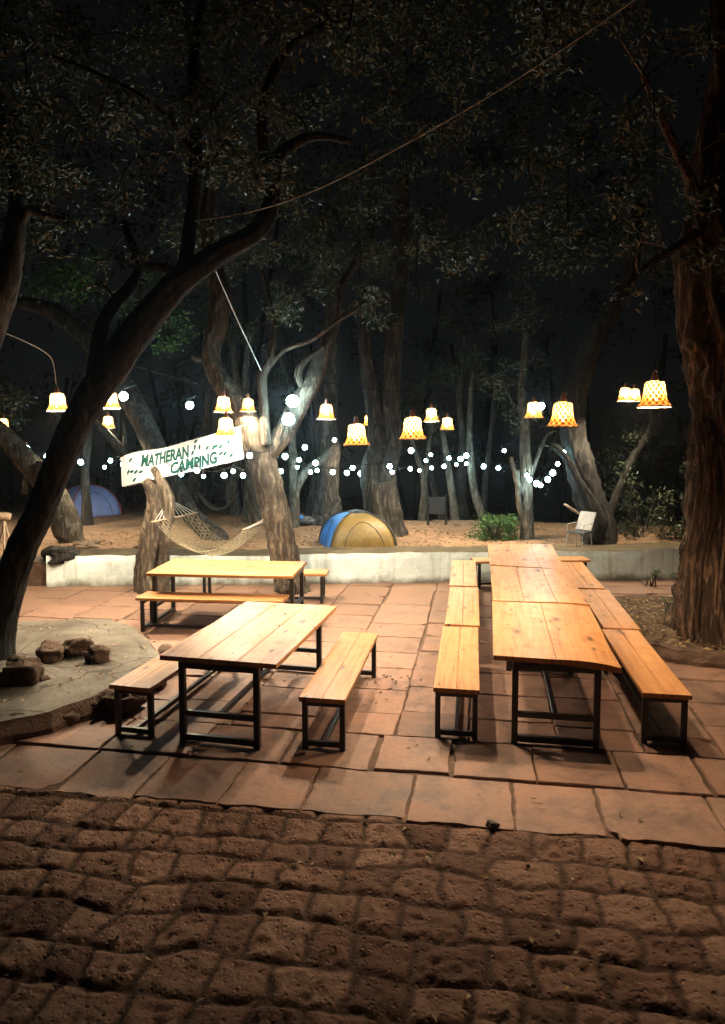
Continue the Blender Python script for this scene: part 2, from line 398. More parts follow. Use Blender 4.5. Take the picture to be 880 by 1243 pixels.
M = dict(
    slab=mat_stone_slab(), cobble=mat_cobble(), wood=mat_wood(), wall=mat_wall(), earth=mat_earth(),
    soil=mat_rough('joint_soil', (.06,.038,.026), (.14,.09,.06), 6, 50),
    steel=mat_plain('black_painted_steel', (.012,.012,.013), .42),
    cement=mat_rough('worn_cement', (.08,.071,.058), (.185,.168,.14), 2.2, 35, .45, .015, .85, True),
    stone=mat_rough('dark_laterite_stone', (.07,.042,.03), (.16,.10,.07), 7, 45, 1.0, .04),
    moss=mat_rough('mossy_coping', (.05,.045,.028), (.13,.10,.06), 3, 40, .8, .03),
    bark=mat_bark('grey_bark', (.046,.041,.037), (.14,.127,.114)),
    bark_pale=mat_bark('pale_bark', (.10,.088,.072), (.29,.26,.215), 9),
    bark_dark=mat_bark('dark_bark', (.022,.022,.0225), (.060,.059,.058)),
    bark_red=mat_bark('fibrous_red_bark', (.07,.045,.032), (.29,.19,.135), 10, .10, 1.0, .05),
    bark_mid=mat_bark('brown_grey_bark', (.062,.05,.04), (.19,.158,.125), 8),
    wood_cut=mat_rough('weathered_log', (.18,.13,.09), (.42,.33,.24), 8, 50, .6, .01),
    leaf=mat_leaf('canopy_leaf', (.022,.034,.018), (.058,.078,.042), .36),
    leaf_green=mat_leaf('bright_leaf', (.03,.075,.02), (.07,.16,.04)),
    dry=mat_leaf('dry_leaf', (.13,.08,.035), (.34,.25,.13), .7),
    rope=mat_plain('cotton_rope', (.26,.225,.15), .85),
    white_rope=mat_plain('white_cord', (.62,.60,.54), .8),
    rope_dark=mat_plain('old_rope', (.20,.18,.14), .9),
    cable=mat_plain('black_cable', (.008,.008,.008), .8, 0, .1),
    cable_pale=mat_plain('grey_cable', (.62,.61,.58), .5),
    copper=mat_plain('copper_holder', (.45,.2,.12), .45, .3),
    shade=mat_shade(),
    lampbulb=mat_emit('warm_bulb', (1.0, .79, .53), LAMP_L),
    lampbulb_strong=mat_emit('strong_warm_bulb', (1.0, .79, .53), LAMP_STRONG),
    lampbulb_dim=mat_emit('weak_warm_bulb', (1.0, .72, .44), LAMP_DIM),
    stringbulb=mat_emit('white_bulb', (.58, .93, 1.0), STRING_L),
    globe=mat_emit('white_globe', (.60, .94, 1.0), GLOBE_L),
    cloth=mat_plain('white_banner_cloth', (.33,.375,.41), .8),
    paint=mat_plain('green_sign_paint', (.001,.042,.037), .9, 0, .15),
    tan=mat_plain('tan_tent_fabric', (.20,.135,.036), .5),
    blue=mat_plain('bright_blue_fabric', (.03,.20,.66), .5),
    navy=mat_plain('deep_blue_fabric', (.34,.44,.88), .55),
    red=mat_plain('red_piping', (.45,.06,.05), .6),
    white=mat_plain('white_plastic', (.36,.36,.36), .45),
    dark=mat_plain('dark_plastic', (.035,.045,.055), .45),
)

# ================================================================== SETTING
RA = R(-9.3)                       # the paving runs about nine degrees off the view
U = Vector((math.cos(RA), math.sin(RA), 0)); V = Vector((-math.sin(RA), math.cos(RA), 0))
O0 = Vector((-.588, 4.56, 0))      # a point on the paving's front edge
def uv(u, v, z=0): return O0 + U*u + V*v + Vector((0, 0, z))
WA, WB = Vector((-4.83, 11.01, 0)), Vector((5.25, 11.61, 0))     # foot of the white wall
wdir = (WB-WA).normalized(); wn = Vector((-wdir.y, wdir.x, 0))

def wall_y(x): return WA.y + (np.asarray(x)-WA.x)*wdir.y/wdir.x
def terrace_edge(x):   # where the clearing ends and the land falls away
    x = np.asarray(x, float)
    return 18.6 - 3.4/(1+np.exp(-(x+1.2)*1.6)) + .5*np.sin(x*.7)
def ground_z(x, y):
    x = np.asarray(x, float); y = np.asarray(y, float)
    d = y-wall_y(x)-.45
    t = np.clip(d/.35+.5, 0, 1); t = t*t*(3-2*t)
    up = .40 + .06*(fbm(x*.9, y*.9, 5)-.5) + .05*(fbm(x*3, y*3, 8)-.5) + .10*np.exp(-((x+2.6)**2/1.2+(y-17.2)**2/1.5))
    z = -.13*(1-t) + up*t
    e = np.clip((y-terrace_edge(x))/9.0, 0, 1)
    z = z - 3.2*e*e*(3-2*e)
    return z
def gz(x, y): return float(ground_z(np.array([x]), np.array([y]))[0])

def build_ground():
    s = np.linspace(-1, 1, 261); xs = 9*s + 190*np.sign(s)*np.abs(s)**6 + 0*s
    s2 = np.linspace(0, 1, 300); ys = -6 + 30*s2 + 180*s2**7
    s3 = np.linspace(0, 1, 14)[1:]; ys = np.concatenate([(-6-150*s3**2)[::-1], ys])
    X, Y = np.meshgrid(xs, ys)
    Z = ground_z(X, Y)
    vs = np.stack([X.ravel(), Y.ravel(), Z.ravel()], 1)
    nx = len(xs); ny = len(ys)
    i = np.arange(nx-1)[None, :] + nx*np.arange(ny-1)[:, None]
    f = np.stack([i, i+1, i+1+nx, i+nx], -1).reshape(-1, 4)
    me = bpy.data.meshes.new('ground'); me.from_pydata(vs.tolist(), [], f.tolist()); me.materials.append(M['earth'])
    me.polygons.foreach_set('use_smooth', [True]*len(me.polygons))
    o = bpy.data.objects.new('ground', me); col.objects.link(o); tag(o, kind='structure')
build_ground()

def build_cobbles():
    du = .0135; us = np.arange(-4.2, 5.2, du); vs_ = np.arange(-3.3, .16, du)
    Ug, Vg = np.meshgrid(us, vs_)
    Uw = Ug + .085*(fbm(Ug*2.3, Vg*2.3, 3)-.5)*2 + .03*(vnoise(Ug*9, Vg*9, 4)-.5)
    Vw = Vg + .09*(fbm(Ug*1.9+7, Vg*1.9, 9)-.5)*2 + .03*(vnoise(Ug*8, Vg*8, 6)-.5) - .05*np.sin(Ug*.9+.6)
    # rows of stones
    edges = [-4.2]
    r = random.Random(3)
    while edges[-1] < 1: edges.append(edges[-1]+r.uniform(.20, .29))
    edges = np.array(edges)
    row = np.clip(np.searchsorted(edges, Vw)-1, 0, len(edges)-2)
    v0 = edges[row]; v1 = edges[row+1]
    H = np.zeros_like(Ug); ST = np.zeros_like(Ug); TN = np.zeros_like(Ug)
    for k in range(len(edges)-1):
        m = row == k
        if not m.any(): continue
        ue = [-5.5+r.uniform(0, .3)]
        while ue[-1] < 6.5: ue.append(ue[-1]+r.uniform(.20, .35))
        ue = np.array(ue); tones = np.array([r.random() for _ in ue]); hts = np.array([r.uniform(-.008, .010) for _ in ue]); tilt = np.array([r.uniform(-.03, .03) for _ in ue])
        uu = Uw[m]; vv = Vw[m]
        c_ = np.clip(np.searchsorted(ue, uu)-1, 0, len(ue)-2)
        a = np.minimum(uu-ue[c_], ue[c_+1]-uu); b = np.minimum(vv-v0[m], v1[m]-vv)
        a = np.maximum(a-.011, 0); b = np.maximum(b-.011, 0)
        rr_ = .05
        qa = np.clip(a/rr_, 0, 1); qb = np.clip(b/rr_, 0, 1)
        prof = np.sqrt(np.clip(1-(1-qa)**2, 0, 1))*np.sqrt(np.clip(1-(1-qb)**2, 0, 1))
        H[m] = prof*(.021+hts[c_]*.8) + prof*tilt[c_]*(uu-(ue[c_]+ue[c_+1])/2)
        ST[m] = np.clip(prof*1.6-.25, 0, 1); TN[m] = tones[c_]
    sand = np.clip((fbm(Ug*.8+3, Vg*.8, 21)-.42)*3.2, 0, 1)*np.clip((Ug+.5)/1.5, 0, 1)*np.clip((Vg+1.1)/.7, 0, 1)
    H = H*(1-.75*sand)
    ST = ST*(1-.7*sand)
    Z = -.052 + H + .016*(fbm(Ug*14, Vg*14, 31)-.5)*(.4+ST) + .006*(vnoise(Ug*40, Vg*40, 33)-.5) + .02*(fbm(Ug*1.1, Vg*1.1, 35)-.5) + .035*sand
    pit = np.clip(.31-fbm(Ug*17, Vg*17, 44, 2), 0, 1)*ST
    Z = Z - pit*.08
    q_ = np.clip((Vg+.24)/.2, 0, 1); Z = Z + .022*q_*q_*(3-2*q_)
    Z = np.where(Vg > -.04, np.minimum(Z, -.016), Z)
    Xw = O0.x + U.x*Ug + V.x*Vg; Yw = O0.y + U.y*Ug + V.y*Vg
    pts = np.stack([Xw.ravel(), Yw.ravel(), Z.ravel()], 1)
    nx = len(us); ny = len(vs_)
    i = np.arange(nx-1)[None, :] + nx*np.arange(ny-1)[:, None]
    f = np.stack([i, i+1, i+1+nx, i+nx], -1).reshape(-1, 4)
    me = bpy.data.meshes.new('cobblestone_road'); me.from_pydata(pts.tolist(), [], f.tolist()); me.materials.append(M['cobble'])
    for nm, arr in (('stone', ST), ('tone', TN)):
        at = me.attributes.new(nm, 'FLOAT', 'POINT'); at.data.foreach_set('value', arr.ravel().astype(np.float32))
    me.polygons.foreach_set('use_smooth', [True]*len(me.polygons))
    o = bpy.data.objects.new('cobblestone_road', me); col.objects.link(o); tag(o, kind='structure')
build_cobbles()

def build_paving():
    r = random.Random(11); mb = MB()
    def edge(a, b, wob, ragged=0):
        n = max(2, int((b-a).length/.055)); out = []
        nrm = (b-a).normalized(); nrm = Vector((-nrm.y, nrm.x))
        off = 0
        for k in range(n):
            t = k/n; off = off*.6 + r.uniform(-1, 1)*wob
            rg = ragged*(math.sin(t*9+a.x*5)+r.uniform(-1, 1)*.5) if ragged else 0
            out.append(a.lerp(b, t)+nrm*((off if k else 0)+rg*(0 if k == 0 else 1)))
        return out
    cells = []          # two rows of slabs along the front, then columns running back to the wall
    v = 0.0
    for rowi in range(2):
        dv = r.uniform(.56, .64); u = -7 + r.uniform(0, .6)
        while u < 8.5:
            du = r.uniform(.54, .72); cells.append((u, v, du, dv, rowi)); u += du
        v += dv
    u = -7
    while u < 8.5:
        du = r.uniform(.56, .70); vv_ = v - r.uniform(0, .0)
        first = r.uniform(.25, .62)
        while vv_ < 7.6:
            dv = first if first else (r.uniform(.5, .66) if r.random() > .2 else r.uniform(.8, .98)); first = 0
            cells.append((u, vv_, du, dv, 2)); vv_ += dv
        u += du
    if True:
        for (u, v, du, dv, rowi) in cells:
            gap = r.uniform(.006, .017)
            if r.random() < .12: gap = .06
            q = [Vector((u+gap/2+r.uniform(-.008,.008), v+gap/2+r.uniform(-.01,.01))), Vector((u+du-gap/2+r.uniform(-.008,.008), v+gap/2+r.uniform(-.01,.01))),
                 Vector((u+du-gap/2+r.uniform(-.008,.008), v+dv-r.uniform(.008,.02)/2)), Vector((u+gap/2+r.uniform(-.008,.008), v+dv-r.uniform(.008,.02)/2))]
            if rowi == 0:
                e_ = r.uniform(-.05, .02); q[0].y += e_; q[1].y += e_+r.uniform(-.03, .03)
            # one broken corner now and then
            pts = edge(q[0], q[1], .006, .010 if rowi == 0 else 0)
            pts += edge(q[1], q[2], .006); pts += edge(q[2], q[3], .006); pts += edge(q[3], q[0], .006)
            if r.random() < .30:
                ci = r.choice([0, 1, 2, 3]); cq = q[ci]; cr = r.uniform(.05, .14); cen = (q[0]+q[2])/2
                pts = [p if (p-cq).length > cr else p+(cen-cq).normalized()*(cr-(p-cq).length)*r.uniform(.7, 1.0) for p in pts]
            cen = sum(pts, Vector((0, 0)))/len(pts)
            tx, ty, z0 = r.uniform(-.012, .012), r.uniform(-.012, .012), r.uniform(-.006, .006)
            if rowi == 0: z0 -= .006
            def zz(p): return z0 + tx*(p.x-cen.x) + ty*(p.y-cen.y)
            n = len(pts)
            inner = [p+(cen-p).normalized()*.008 for p in pts]
            inner2 = [p+(cen-p).normalized()*.03 for p in pts]
            vs = [uv(p.x, p.y, zz(p)-.07) for p in pts] + [uv(p.x, p.y, zz(p)-.010-r.uniform(0, .004)) for p in pts] + [uv(p.x, p.y, zz(p)-.001) for p in inner] + [uv(p.x, p.y, zz(p)) for p in inner2]
            fs = []
            for lay in range(3):
                for k in range(n):
                    k2 = (k+1) % n
                    fs.append((lay*n+k, lay*n+k2, (lay+1)*n+k2, (lay+1)*n+k))
            fs.append(tuple(3*n+k for k in range(n)))
            mb.add(vs, fs)
    tag(mb.build('pavement', M['slab']), kind='structure')
    sb = MB()
    nu, nv = 90, 50
    us = np.linspace(-7, 8.6, nu); vv = np.linspace(.02, 7.75, nv)
    vs = []
    for b in vv:
        for a in us: vs.append(uv(a, b, -.020+.016*(float(fbm(a*5, b*5, 3))-.5)))
    sb.add(vs, [(j*nu+i, j*nu+i+1, (j+1)*nu+i+1, (j+1)*nu+i) for j in range(nv-1) for i in range(nu-1)])
    tag(sb.build('soil_bed', M['soil'], smooth=True), kind='structure')
build_paving()

# ------------------------------------------------------------------ walls
def rough_wall(name, a, b, th, h, mat, coping=None, seed=0, hv=.02, z0=-.12):
    r = random.Random(seed); L = (b-a).length; d = (b-a)/L; nn = Vector((-d.y, d.x, 0))
    n = int(L/.12)
    mb = MB(); cp = MB(); prof = []
    vs = []; fs = []
    hh = 0
    rows = [0, .15, .35, .6, .85, 1.0]
    for i in range(n+1):
        hh = hh*.85 + r.uniform(-1, 1)*hv*.5
        p = a + d*(L*i/n)
        top = h + hh
        for k in rows:
            vs.append(p + nn*(r.uniform(-.006, .006)+ (0.012 if k == 1.0 else 0)) + Vector((0, 0, z0+(top-z0)*k)))
        for k in (.33, .66, 1.0): vs.append(p + nn*th*k + Vector((0, 0, top+r.uniform(-.012, .012))))
        vs.append(p + nn*th + Vector((0, 0, z0)))
    m = len(rows)+4
    for i in range(n):
        for k in range(m-1): fs.append((i*m+k, (i+1)*m+k, (i+1)*m+k+1, i*m+k+1))
    fs.append(tuple(range(m))); fs.append(tuple(n*m+k for k in range(m-1, -1, -1)))
    mb.add(vs, fs)
    o = mb.build(name, [mat] + ([coping] if coping else []), smooth=False)
    if coping:
        for i in range(n):
            for k in range(len(rows)-1, m-1): o.data.polygons[i*(m-1)+k].material_index = 1
    return o
ww = rough_wall('low_wall', WA, WB + wdir*5, .62, .475, M['wall'], M['moss'], 2)
tag(ww, 'low whitewashed wall with mossy top at the far side of the paving', 'wall')
sw = rough_wall('stone_wall', WA - wdir*4.5 + wn*.1, WA - wdir*.04 + wn*.1, .7, .36, M['stone'], M['cement'], 5, .03)
tag(sw, 'dark stone wall with cement top, continuing past the white wall end', 'wall')

# ------------------------------------------------------------------ raised tree surrounds
def disc_bed(name, c_, rad, h, topmat, sidemat, seed, rim=.0, wob=.08, lumpy=.03):
    r = random.Random(seed); n = 72; mb = MB()
    ang = [2*math.pi*k/n for k in range(n)]
    ro = [rad*(1+wob*math.sin(2*a+seed)+wob*.5*math.sin(5*a+seed*2)) + r.uniform(-lumpy, lumpy) for a in ang]
    rings = [(1.02, -.1), (1.03, h*.35), (1.0, h*.8), (.985, h), (.9, h+.01), (.8, h-rim), (.6, h-rim+.02), (.3, h-rim+.03), (.08, h-rim+.03)]
    vs = []; fs = []
    for j, (f_, z) in enumerate(rings):
        for k, a in enumerate(ang):
            rr_ = ro[k]*f_ if j < 4 else (ro[k]*(1-(1-f_)*.9) if j < 5 else rad*f_)
            jit = lumpy*.8 if j in (1, 2) else .006
            vs.append((c_[0]+math.cos(a)*(rr_+r.uniform(-jit, jit)), c_[1]+math.sin(a)*(rr_+r.uniform(-jit, jit)), z+r.uniform(-.006, .006)))
    for j in range(len(rings)-1):
        for k in range(n):
            k2 = (k+1) % n; fs.append((j*n+k, j*n+k2, (j+1)*n+k2, (j+1)*n+k))
    fs.append(tuple((len(rings)-1)*n+k for k in range(n)))
    mb.add(vs, fs); o = mb.build(name, [topmat, sidemat], smooth=False)
    for j in range(len(rings)-1):
        if j < (3 if rim == 0 else 4):
            for k in range(n): o.data.polygons[j*n+k].material_index = 1
    return o
PLC = (-3.42, 7.02)
pl = disc_bed('tree_platform', PLC, 1.48, .16, M['cement'], M['stone'], 4)
tag(pl, 'round cement topped stone platform around the leaning trunk', 'platform')
BDC = (4.05, 8.55)
bd = disc_bed('tree_bed', BDC, 1.42, .13, M['soil'], M['stone'], 9, rim=.05)
tag(bd, 'stone edged bed full of fallen leaves around the thick reddish trunk', 'planting bed')

def rock(name, loc, size, mat, label, seed, group=None):
    r = random.Random(seed); mb = MB(); nu, nv = 44, 26; vs = []; fs = []
    ph = [r.uniform(0, 6.28) for _ in range(9)]
    for j in range(nv):
        th = math.pi*j/(nv-1)
        for k in range(nu):
            a = 2*math.pi*k/nu
            d = Vector((math.sin(th)*math.cos(a), math.sin(th)*math.sin(a), math.cos(th)))
            q = 1+.13*math.sin(3*d.x+ph[0]+2*d.y)+.11*math.sin(5*d.y+ph[1])+.09*math.sin(6*d.z+ph[2]+3*d.x)
            q += .16*mnoise.fractal(d*2.2+Vector((seed*5.3, 0, 0)), .8, 2.1, 5) - .05*max(0, mnoise.noise(d*9+Vector((seed, 2, 0))))
            d = Vector((math.copysign(abs(d.x)**.75, d.x), math.copysign(abs(d.y)**.75, d.y), math.copysign(abs(d.z)**.7, d.z)))
            vs.append((d.x*size[0]*q, d.y*size[1]*q, size[2]*.85+d.z*size[2]*q))
    for j in range(nv-1):
        for k in range(nu):
            k2 = (k+1) % nu; fs.append((j*nu+k, (j+1)*nu+k, (j+1)*nu+k2, j*nu+k2))
    mb.add(vs, fs); o = mb.build(name, mat, smooth=True); o.location = loc; o.rotation_euler = (0, 0, r.uniform(0, 3))
    return tag(o, label, 'rock', group)
r_ = random.Random(21)
for k in range(11):                                    # rough stones built into the front of the platform's edge
    a = R(-118+13.5*k); e = rock('edge_stone', (PLC[0]+math.cos(a)*1.46, PLC[1]+math.sin(a)*1.46, -.02), (r_.uniform(.11,.17), r_.uniform(.09,.13), r_.uniform(.075,.095)), M['stone'], None, 60+k)
    del e['category']; e.parent = pl; e.rotation_euler = (0, 0, a+math.pi/2+r_.uniform(-.2, .2))
G1 = 'stones lying on the tree platform'
def on(px, py, z): p = P(px, py, z); return (p.x, p.y, z-.02)
rock('boulder', on(26, 829, .165), (.18,.14,.125), M['stone'], 'squarish dark stone at the foot of the leaning trunk on the platform', 1, G1)
rock('boulder', on(62, 801, .165), (.17,.12,.10), M['stone'], 'broad brown stone at the platform back, touching a rounder stone', 2, G1)
rock('boulder', on(94, 797, .165), (.14,.12,.10), M['stone'], 'rounder brown stone between the broad stone and the small wedge stone', 3, G1)
rock('boulder', on(119, 804, .165), (.125,.09,.09), M['stone'], 'small wedge shaped stone at the platform edge nearest the benches', 4, G1)
rock('boulder', on(52, 826, .165), (.06,.05,.035), M['stone'], 'tiny flat stone beside the squarish one on the platform', 6, G1)
rock('boulder', tuple(P(150, 862, 0.0)), (.17,.13,.10), M['stone'], 'rough stone block fallen against the platform edge by the bench leg', 8, G1)
rock('boulder', tuple(P(762, 782, .1)), (.17,.12,.07), M['cement'], 'pale flat stone on the kerb of the leaf filled bed', 12)
rock('boulder', tuple(P(598, 1006, -.02)), (.035,.03,.025), M['cement'], 'small loose pebble at the ragged front edge of the paving', 13)
rock('boulder', tuple(P(58, 690, .36)+Vector((0,.5,0))), (.24,.2,.14), M['bark_dark'], 'dark rounded boulder on the cement topped wall behind the leaning trunk', 15)

HAZE_DENSITY = 0.0015
def haze():
    mb = MB(); mb.box((0, 20, 14), (430, 460, 40.5)); o = mb.build('haze', bpy.data.materials.new('night_air'))
    m = o.data.materials[0]; m.use_nodes = True; t = m.node_tree; t.nodes.clear()
    v = N(t, 'ShaderNodeVolumePrincipled'); v.inputs['Color'].default_value = (.85,.9,.95,1); v.inputs['Density'].default_value = HAZE_DENSITY; v.inputs['Anisotropy'].default_value = .86
    out = N(t, 'ShaderNodeOutputMaterial'); t.links.new(v.outputs[0], out.inputs['Volume']); tag(o, kind='stuff', label='thin night air glowing round the lamps')
haze()
# ================================================================== TREES
def limb(mb, pts, per=5, n=10, rough=.07, flute=0.0, seed=0, lobes=3, relief=None, root_in=False):
    p3 = [PD(a, b, d) for a, b, d, r_ in pts]; rad = [r_*d/FPX for a, b, d, r_ in pts]
    if root_in: p3.insert(0, p3[0]-Vector((0, 0, .28))); rad.insert(0, rad[0]*1.06)
    p, r_ = spline(p3, rad, per)
    mb.tube(p, r_, n, True, rough, flute, seed, lobes, relief)
    return p
def leaf(vs, fs, p, d, up, L, W):
    # a folded pointed leaf: 6 verts, 4 faces
    s_ = d.cross(up); s_ = s_.normalized() if s_.length > 1e-5 else Vector((1, 0, 0))
    n_ = s_.cross(d).normalized(); o = len(vs)
    vs += [tuple(p), tuple(p+d*L*.45+s_*W*.5+n_*W*.18), tuple(p+d*L-n_*L*.12), tuple(p+d*L*.45-s_*W*.5+n_*W*.18)]
    fs += [(o, o+1, o+2), (o, o+2, o+3)]
def clump(vs, fs, c_, rad, n, size, r, flat=.7):
    for _ in range(n):
        while True:
            q = Vector((r.uniform(-1, 1), r.uniform(-1, 1), r.uniform(-1, 1)))
            if q.length < 1: break
        q = q*(.35+.65*r.random())
        p = c_+Vector((q.x*rad, q.y*rad, q.z*rad*flat))
        d = Vector((r.gauss(0, 1), r.gauss(0, 1), r.gauss(-.35, .6))).normalized()
        up = Vector((r.gauss(0, .5), r.gauss(0, .5), 1)).normalized()
        L = size*r.uniform(.6, 1.25)
        leaf(vs, fs, p, d, up, L, L*r.uniform(.38, .55))
TREES = []
def tree(name, label, limbs, mat, clumps=(), leafmat='leaf', leafsize=.10, density=150, group=None, n=10, flute=0, rough=.07, seed=0, lobes=3, twigs=True, cat='tree', relief=None, per=5):
    base = PD(*limbs[0][0][:3])
    root = empty(name, base); tag(root, label, cat, group)
    inv = Matrix.Translation(-base)
    mb = MB(); paths = []
    for k, l in enumerate(limbs):
        fl = flute if k == 0 else flute*.4
        paths += limb(mb, l, per, n if k == 0 or relief and k < 3 else max(6, n//2 if relief else n-2), rough, fl, seed*10+k, lobes, relief, k == 0)
    r = random.Random(seed+100)
    vs = []; fs = []
    cl3 = [(PD(a, b, d), rd) for a, b, d, rd in clumps]
    if paths: cl3.sort(key=lambda t_: min((p_-t_[0]).length for p_ in paths[::3]))
    nodes = list(paths)
    for c3, rad in cl3:
        if twigs and paths:
            q = min(nodes, key=lambda a: (a-c3).length); nodes.append(c3)
            mid = (q+c3)/2+Vector((r.uniform(-.1,.1), r.uniform(-.1,.1), r.uniform(-.05,.2)))
            p_, r_ = spline([q, mid, c3], [.014, .009, .004], 4); mb.tube(p_, r_, 5)
            for _ in range(2):
                e = c3+Vector((r.uniform(-1,1), r.uniform(-1,1), r.uniform(-.7,.7)))*rad*.8
                mb.tube([mid.lerp(c3, r.uniform(.3, 1)), e], [.008, .003], 4)
        clump(vs, fs, c3, rad, int(density*(rad/.5)**2), leafsize, r)
    t = mb.build('trunk', mat, root, smooth=True); t.matrix_parent_inverse = inv
    if vs:
        lb = MB(); lb.v = vs; lb.f = fs
        cr = lb.build('crown', M[leafmat], root); cr.matrix_parent_inverse = inv
    return root
def cbox(x0, x1, y0, y1, D0, D1, k, r0=.35, r1=.7, seed=0):
    r = random.Random(seed); out = []
    for _ in range(k):
        out.append((r.uniform(x0, x1), r.uniform(y0, y1), r.uniform(D0, D1), r.uniform(r0, r1)))
    return out

# the big leaning tree on the platform
tree('leaning_tree', 'big dark tree leaning out of the round cement platform, near the camera',
     [[(-16,822,7.0,32),(-5,775,7.05,22),(8,722,7.1,19),(18,687,7.1,18),(32,653,7.1,17),(49,619,7.12,17),(62,585,7.15,16.5),(76,550,7.15,16.5),(91,516,7.2,17),(111,482,7.2,18),(135,448,7.25,19),(154,418,7.3,18.5),(185,378,7.35,17),(217,343,7.4,15.5),(265,308,7.5,13),(310,282,7.6,11),(330,240,7.8,9),(338,190,8,7),(380,166,8.4,5),(425,172,8.7,3)],
      [(112,478,7.25,9),(116,440,7.25,9),(125,395,7.25,8),(140,368,7.3,8),(160,345,7.35,7),(168,320,7.4,5),(150,270,7.5,4)],
      [(222,338,7.45,10),(230,285,7.5,8),(238,190,7.5,7),(234,90,7.5,6),(246,-20,7.5,5),(240,-120,7.5,6)],
      [(225,335,7.4,6),(200,325,7.3,5),(165,322,7.2,3)],
      [(238,190,7.5,4),(190,130,7.2,3),(120,90,7.0,2.5),(40,60,6.8,2)],
      [(330,240,7.8,7),(318,140,7.7,6),(350,60,7.8,5),(420,20,8,4)]],
     M['bark_dark'], cbox(-40,330,30,240,6.6,8.8,64,.3,.5,1)+cbox(0,440,-60,60,6.4,9,32,.35,.55,2)+cbox(250,420,60,260,8.3,9.6,18,.3,.5,7)+cbox(90,210,300,390,7,7.8,5,.18,.26,3)+cbox(420,560,-20,120,7.5,10,14,.35,.6,4),
     density=190, n=40, rough=.012, flute=.06, seed=1, leafsize=.075, relief=(.16, 2.2, 1.6), per=8)
tree('edge_tree', 'pale trunked tree at the very edge of the view beside the leaning tree',
     [[(-70,800,8.2,22),(-60,650,8.2,20),(-45,500,8.2,18),(-8,390,8.2,17),(10,330,8.2,15),(18,285,8.3,12),(20,220,8.4,9),(0,120,8.5,7)],
      [(18,282,8.3,8),(35,255,8.3,6),(55,262,8.3,4),(80,266,8.3,3)]],
     M['bark'], cbox(-60,110,210,300,7.8,9,8,.25,.45,5)+cbox(-60,60,100,220,8,9.5,8,.3,.5,6), seed=2, n=12)
# right hand fluted tree
tree('fluted_tree', 'thick reddish fluted trunk rising from the leaf filled stone bed',
     [[(890,815,8.25,76),(888,780,8.25,66),(887,740,8.25,58),(888,690,8.25,52),(893,640,8.25,47),(893,570,8.25,46),(892,500,8.25,47),(886,440,8.25,48),(878,395,8.25,48),(870,330,8.25,41),(868,260,8.3,33),(880,160,8.4,27),(890,60,8.4,22),(880,-80,8.4,20)],
      [(846,800,8.0,20),(842,740,7.95,19),(846,690,7.95,17),(858,630,7.93,15),(862,570,7.92,12),(852,510,8.0,10)],
      [(872,800,7.75,22),(868,730,7.82,18),(872,670,7.86,15),(884,600,7.86,13),(880,540,7.86,10)],
      [(900,800,7.8,26),(893,730,7.9,20),(884,660,7.95,16),(892,590,8.0,14),(905,520,8.0,12)],
      [(862,300,8.2,9),(838,220,8,6),(806,150,7.8,4.5),(780,90,7.6,3)],
      [(866,270,8.2,7),(820,300,8.0,4),(775,330,7.8,2.5)]],
     M['bark_red'], cbox(740,960,60,360,7.0,9.2,30,.25,.48,11)+cbox(640,960,-60,100,7,9.5,20,.35,.55,12), density=130, n=110, flute=.13, rough=.006, seed=3, leafsize=.085, lobes=4, relief=(.42, 2.6, .42), per=16)

# tree carrying the banner
tree('forked_tree', 'forked tree with a thin white stem, standing at the wall behind the crosswise table',
     [[(356,724,10.75,22),(350,700,10.75,19),(342,660,10.75,17),(332,615,10.75,17),(321,570,10.75,17),(308,530,10.75,17),(296,505,10.75,16),(280,480,10.8,13),(265,458,10.9,12),(256,430,11,11),(263,395,11.1,12),(267,360,11.2,13),(258,320,11.4,11),(250,270,11.5,9),(262,200,11.6,7)],
      [(316,560,10.75,12),(338,535,10.75,12),(358,500,10.75,12),(378,465,10.8,11),(390,435,10.9,9),(402,400,11,8),(412,355,11.2,6),(432,318,11.4,4)],
      [(322,540,10.6,7),(321,500,10.6,5),(318,458,10.6,6),(328,435,10.6,5),(333,400,10.7,4),(327,365,10.8,3),(318,330,10.9,2)],
      [(320,452,10.6,3.5),(345,425,10.6,3),(378,412,10.7,3),(412,388,10.8,2.5),(440,370,11,2)],
      [(372,476,10.75,5),(362,455,10.7,5),(370,438,10.7,4),(392,420,10.8,3)],
      [(256,428,11,4),(242,436,10.9,3),(232,433,10.8,2)]],
     M['bark_mid'], cbox(320,470,290,400,10,12,18,.25,.45,21)+cbox(210,330,230,330,10.5,12.5,14,.3,.5,22)+cbox(290,470,180,310,10.5,13,22,.35,.55,23), density=190, n=32, seed=4, rough=.014, leafsize=.085, relief=(.22, 1.8, 2.2), per=12)
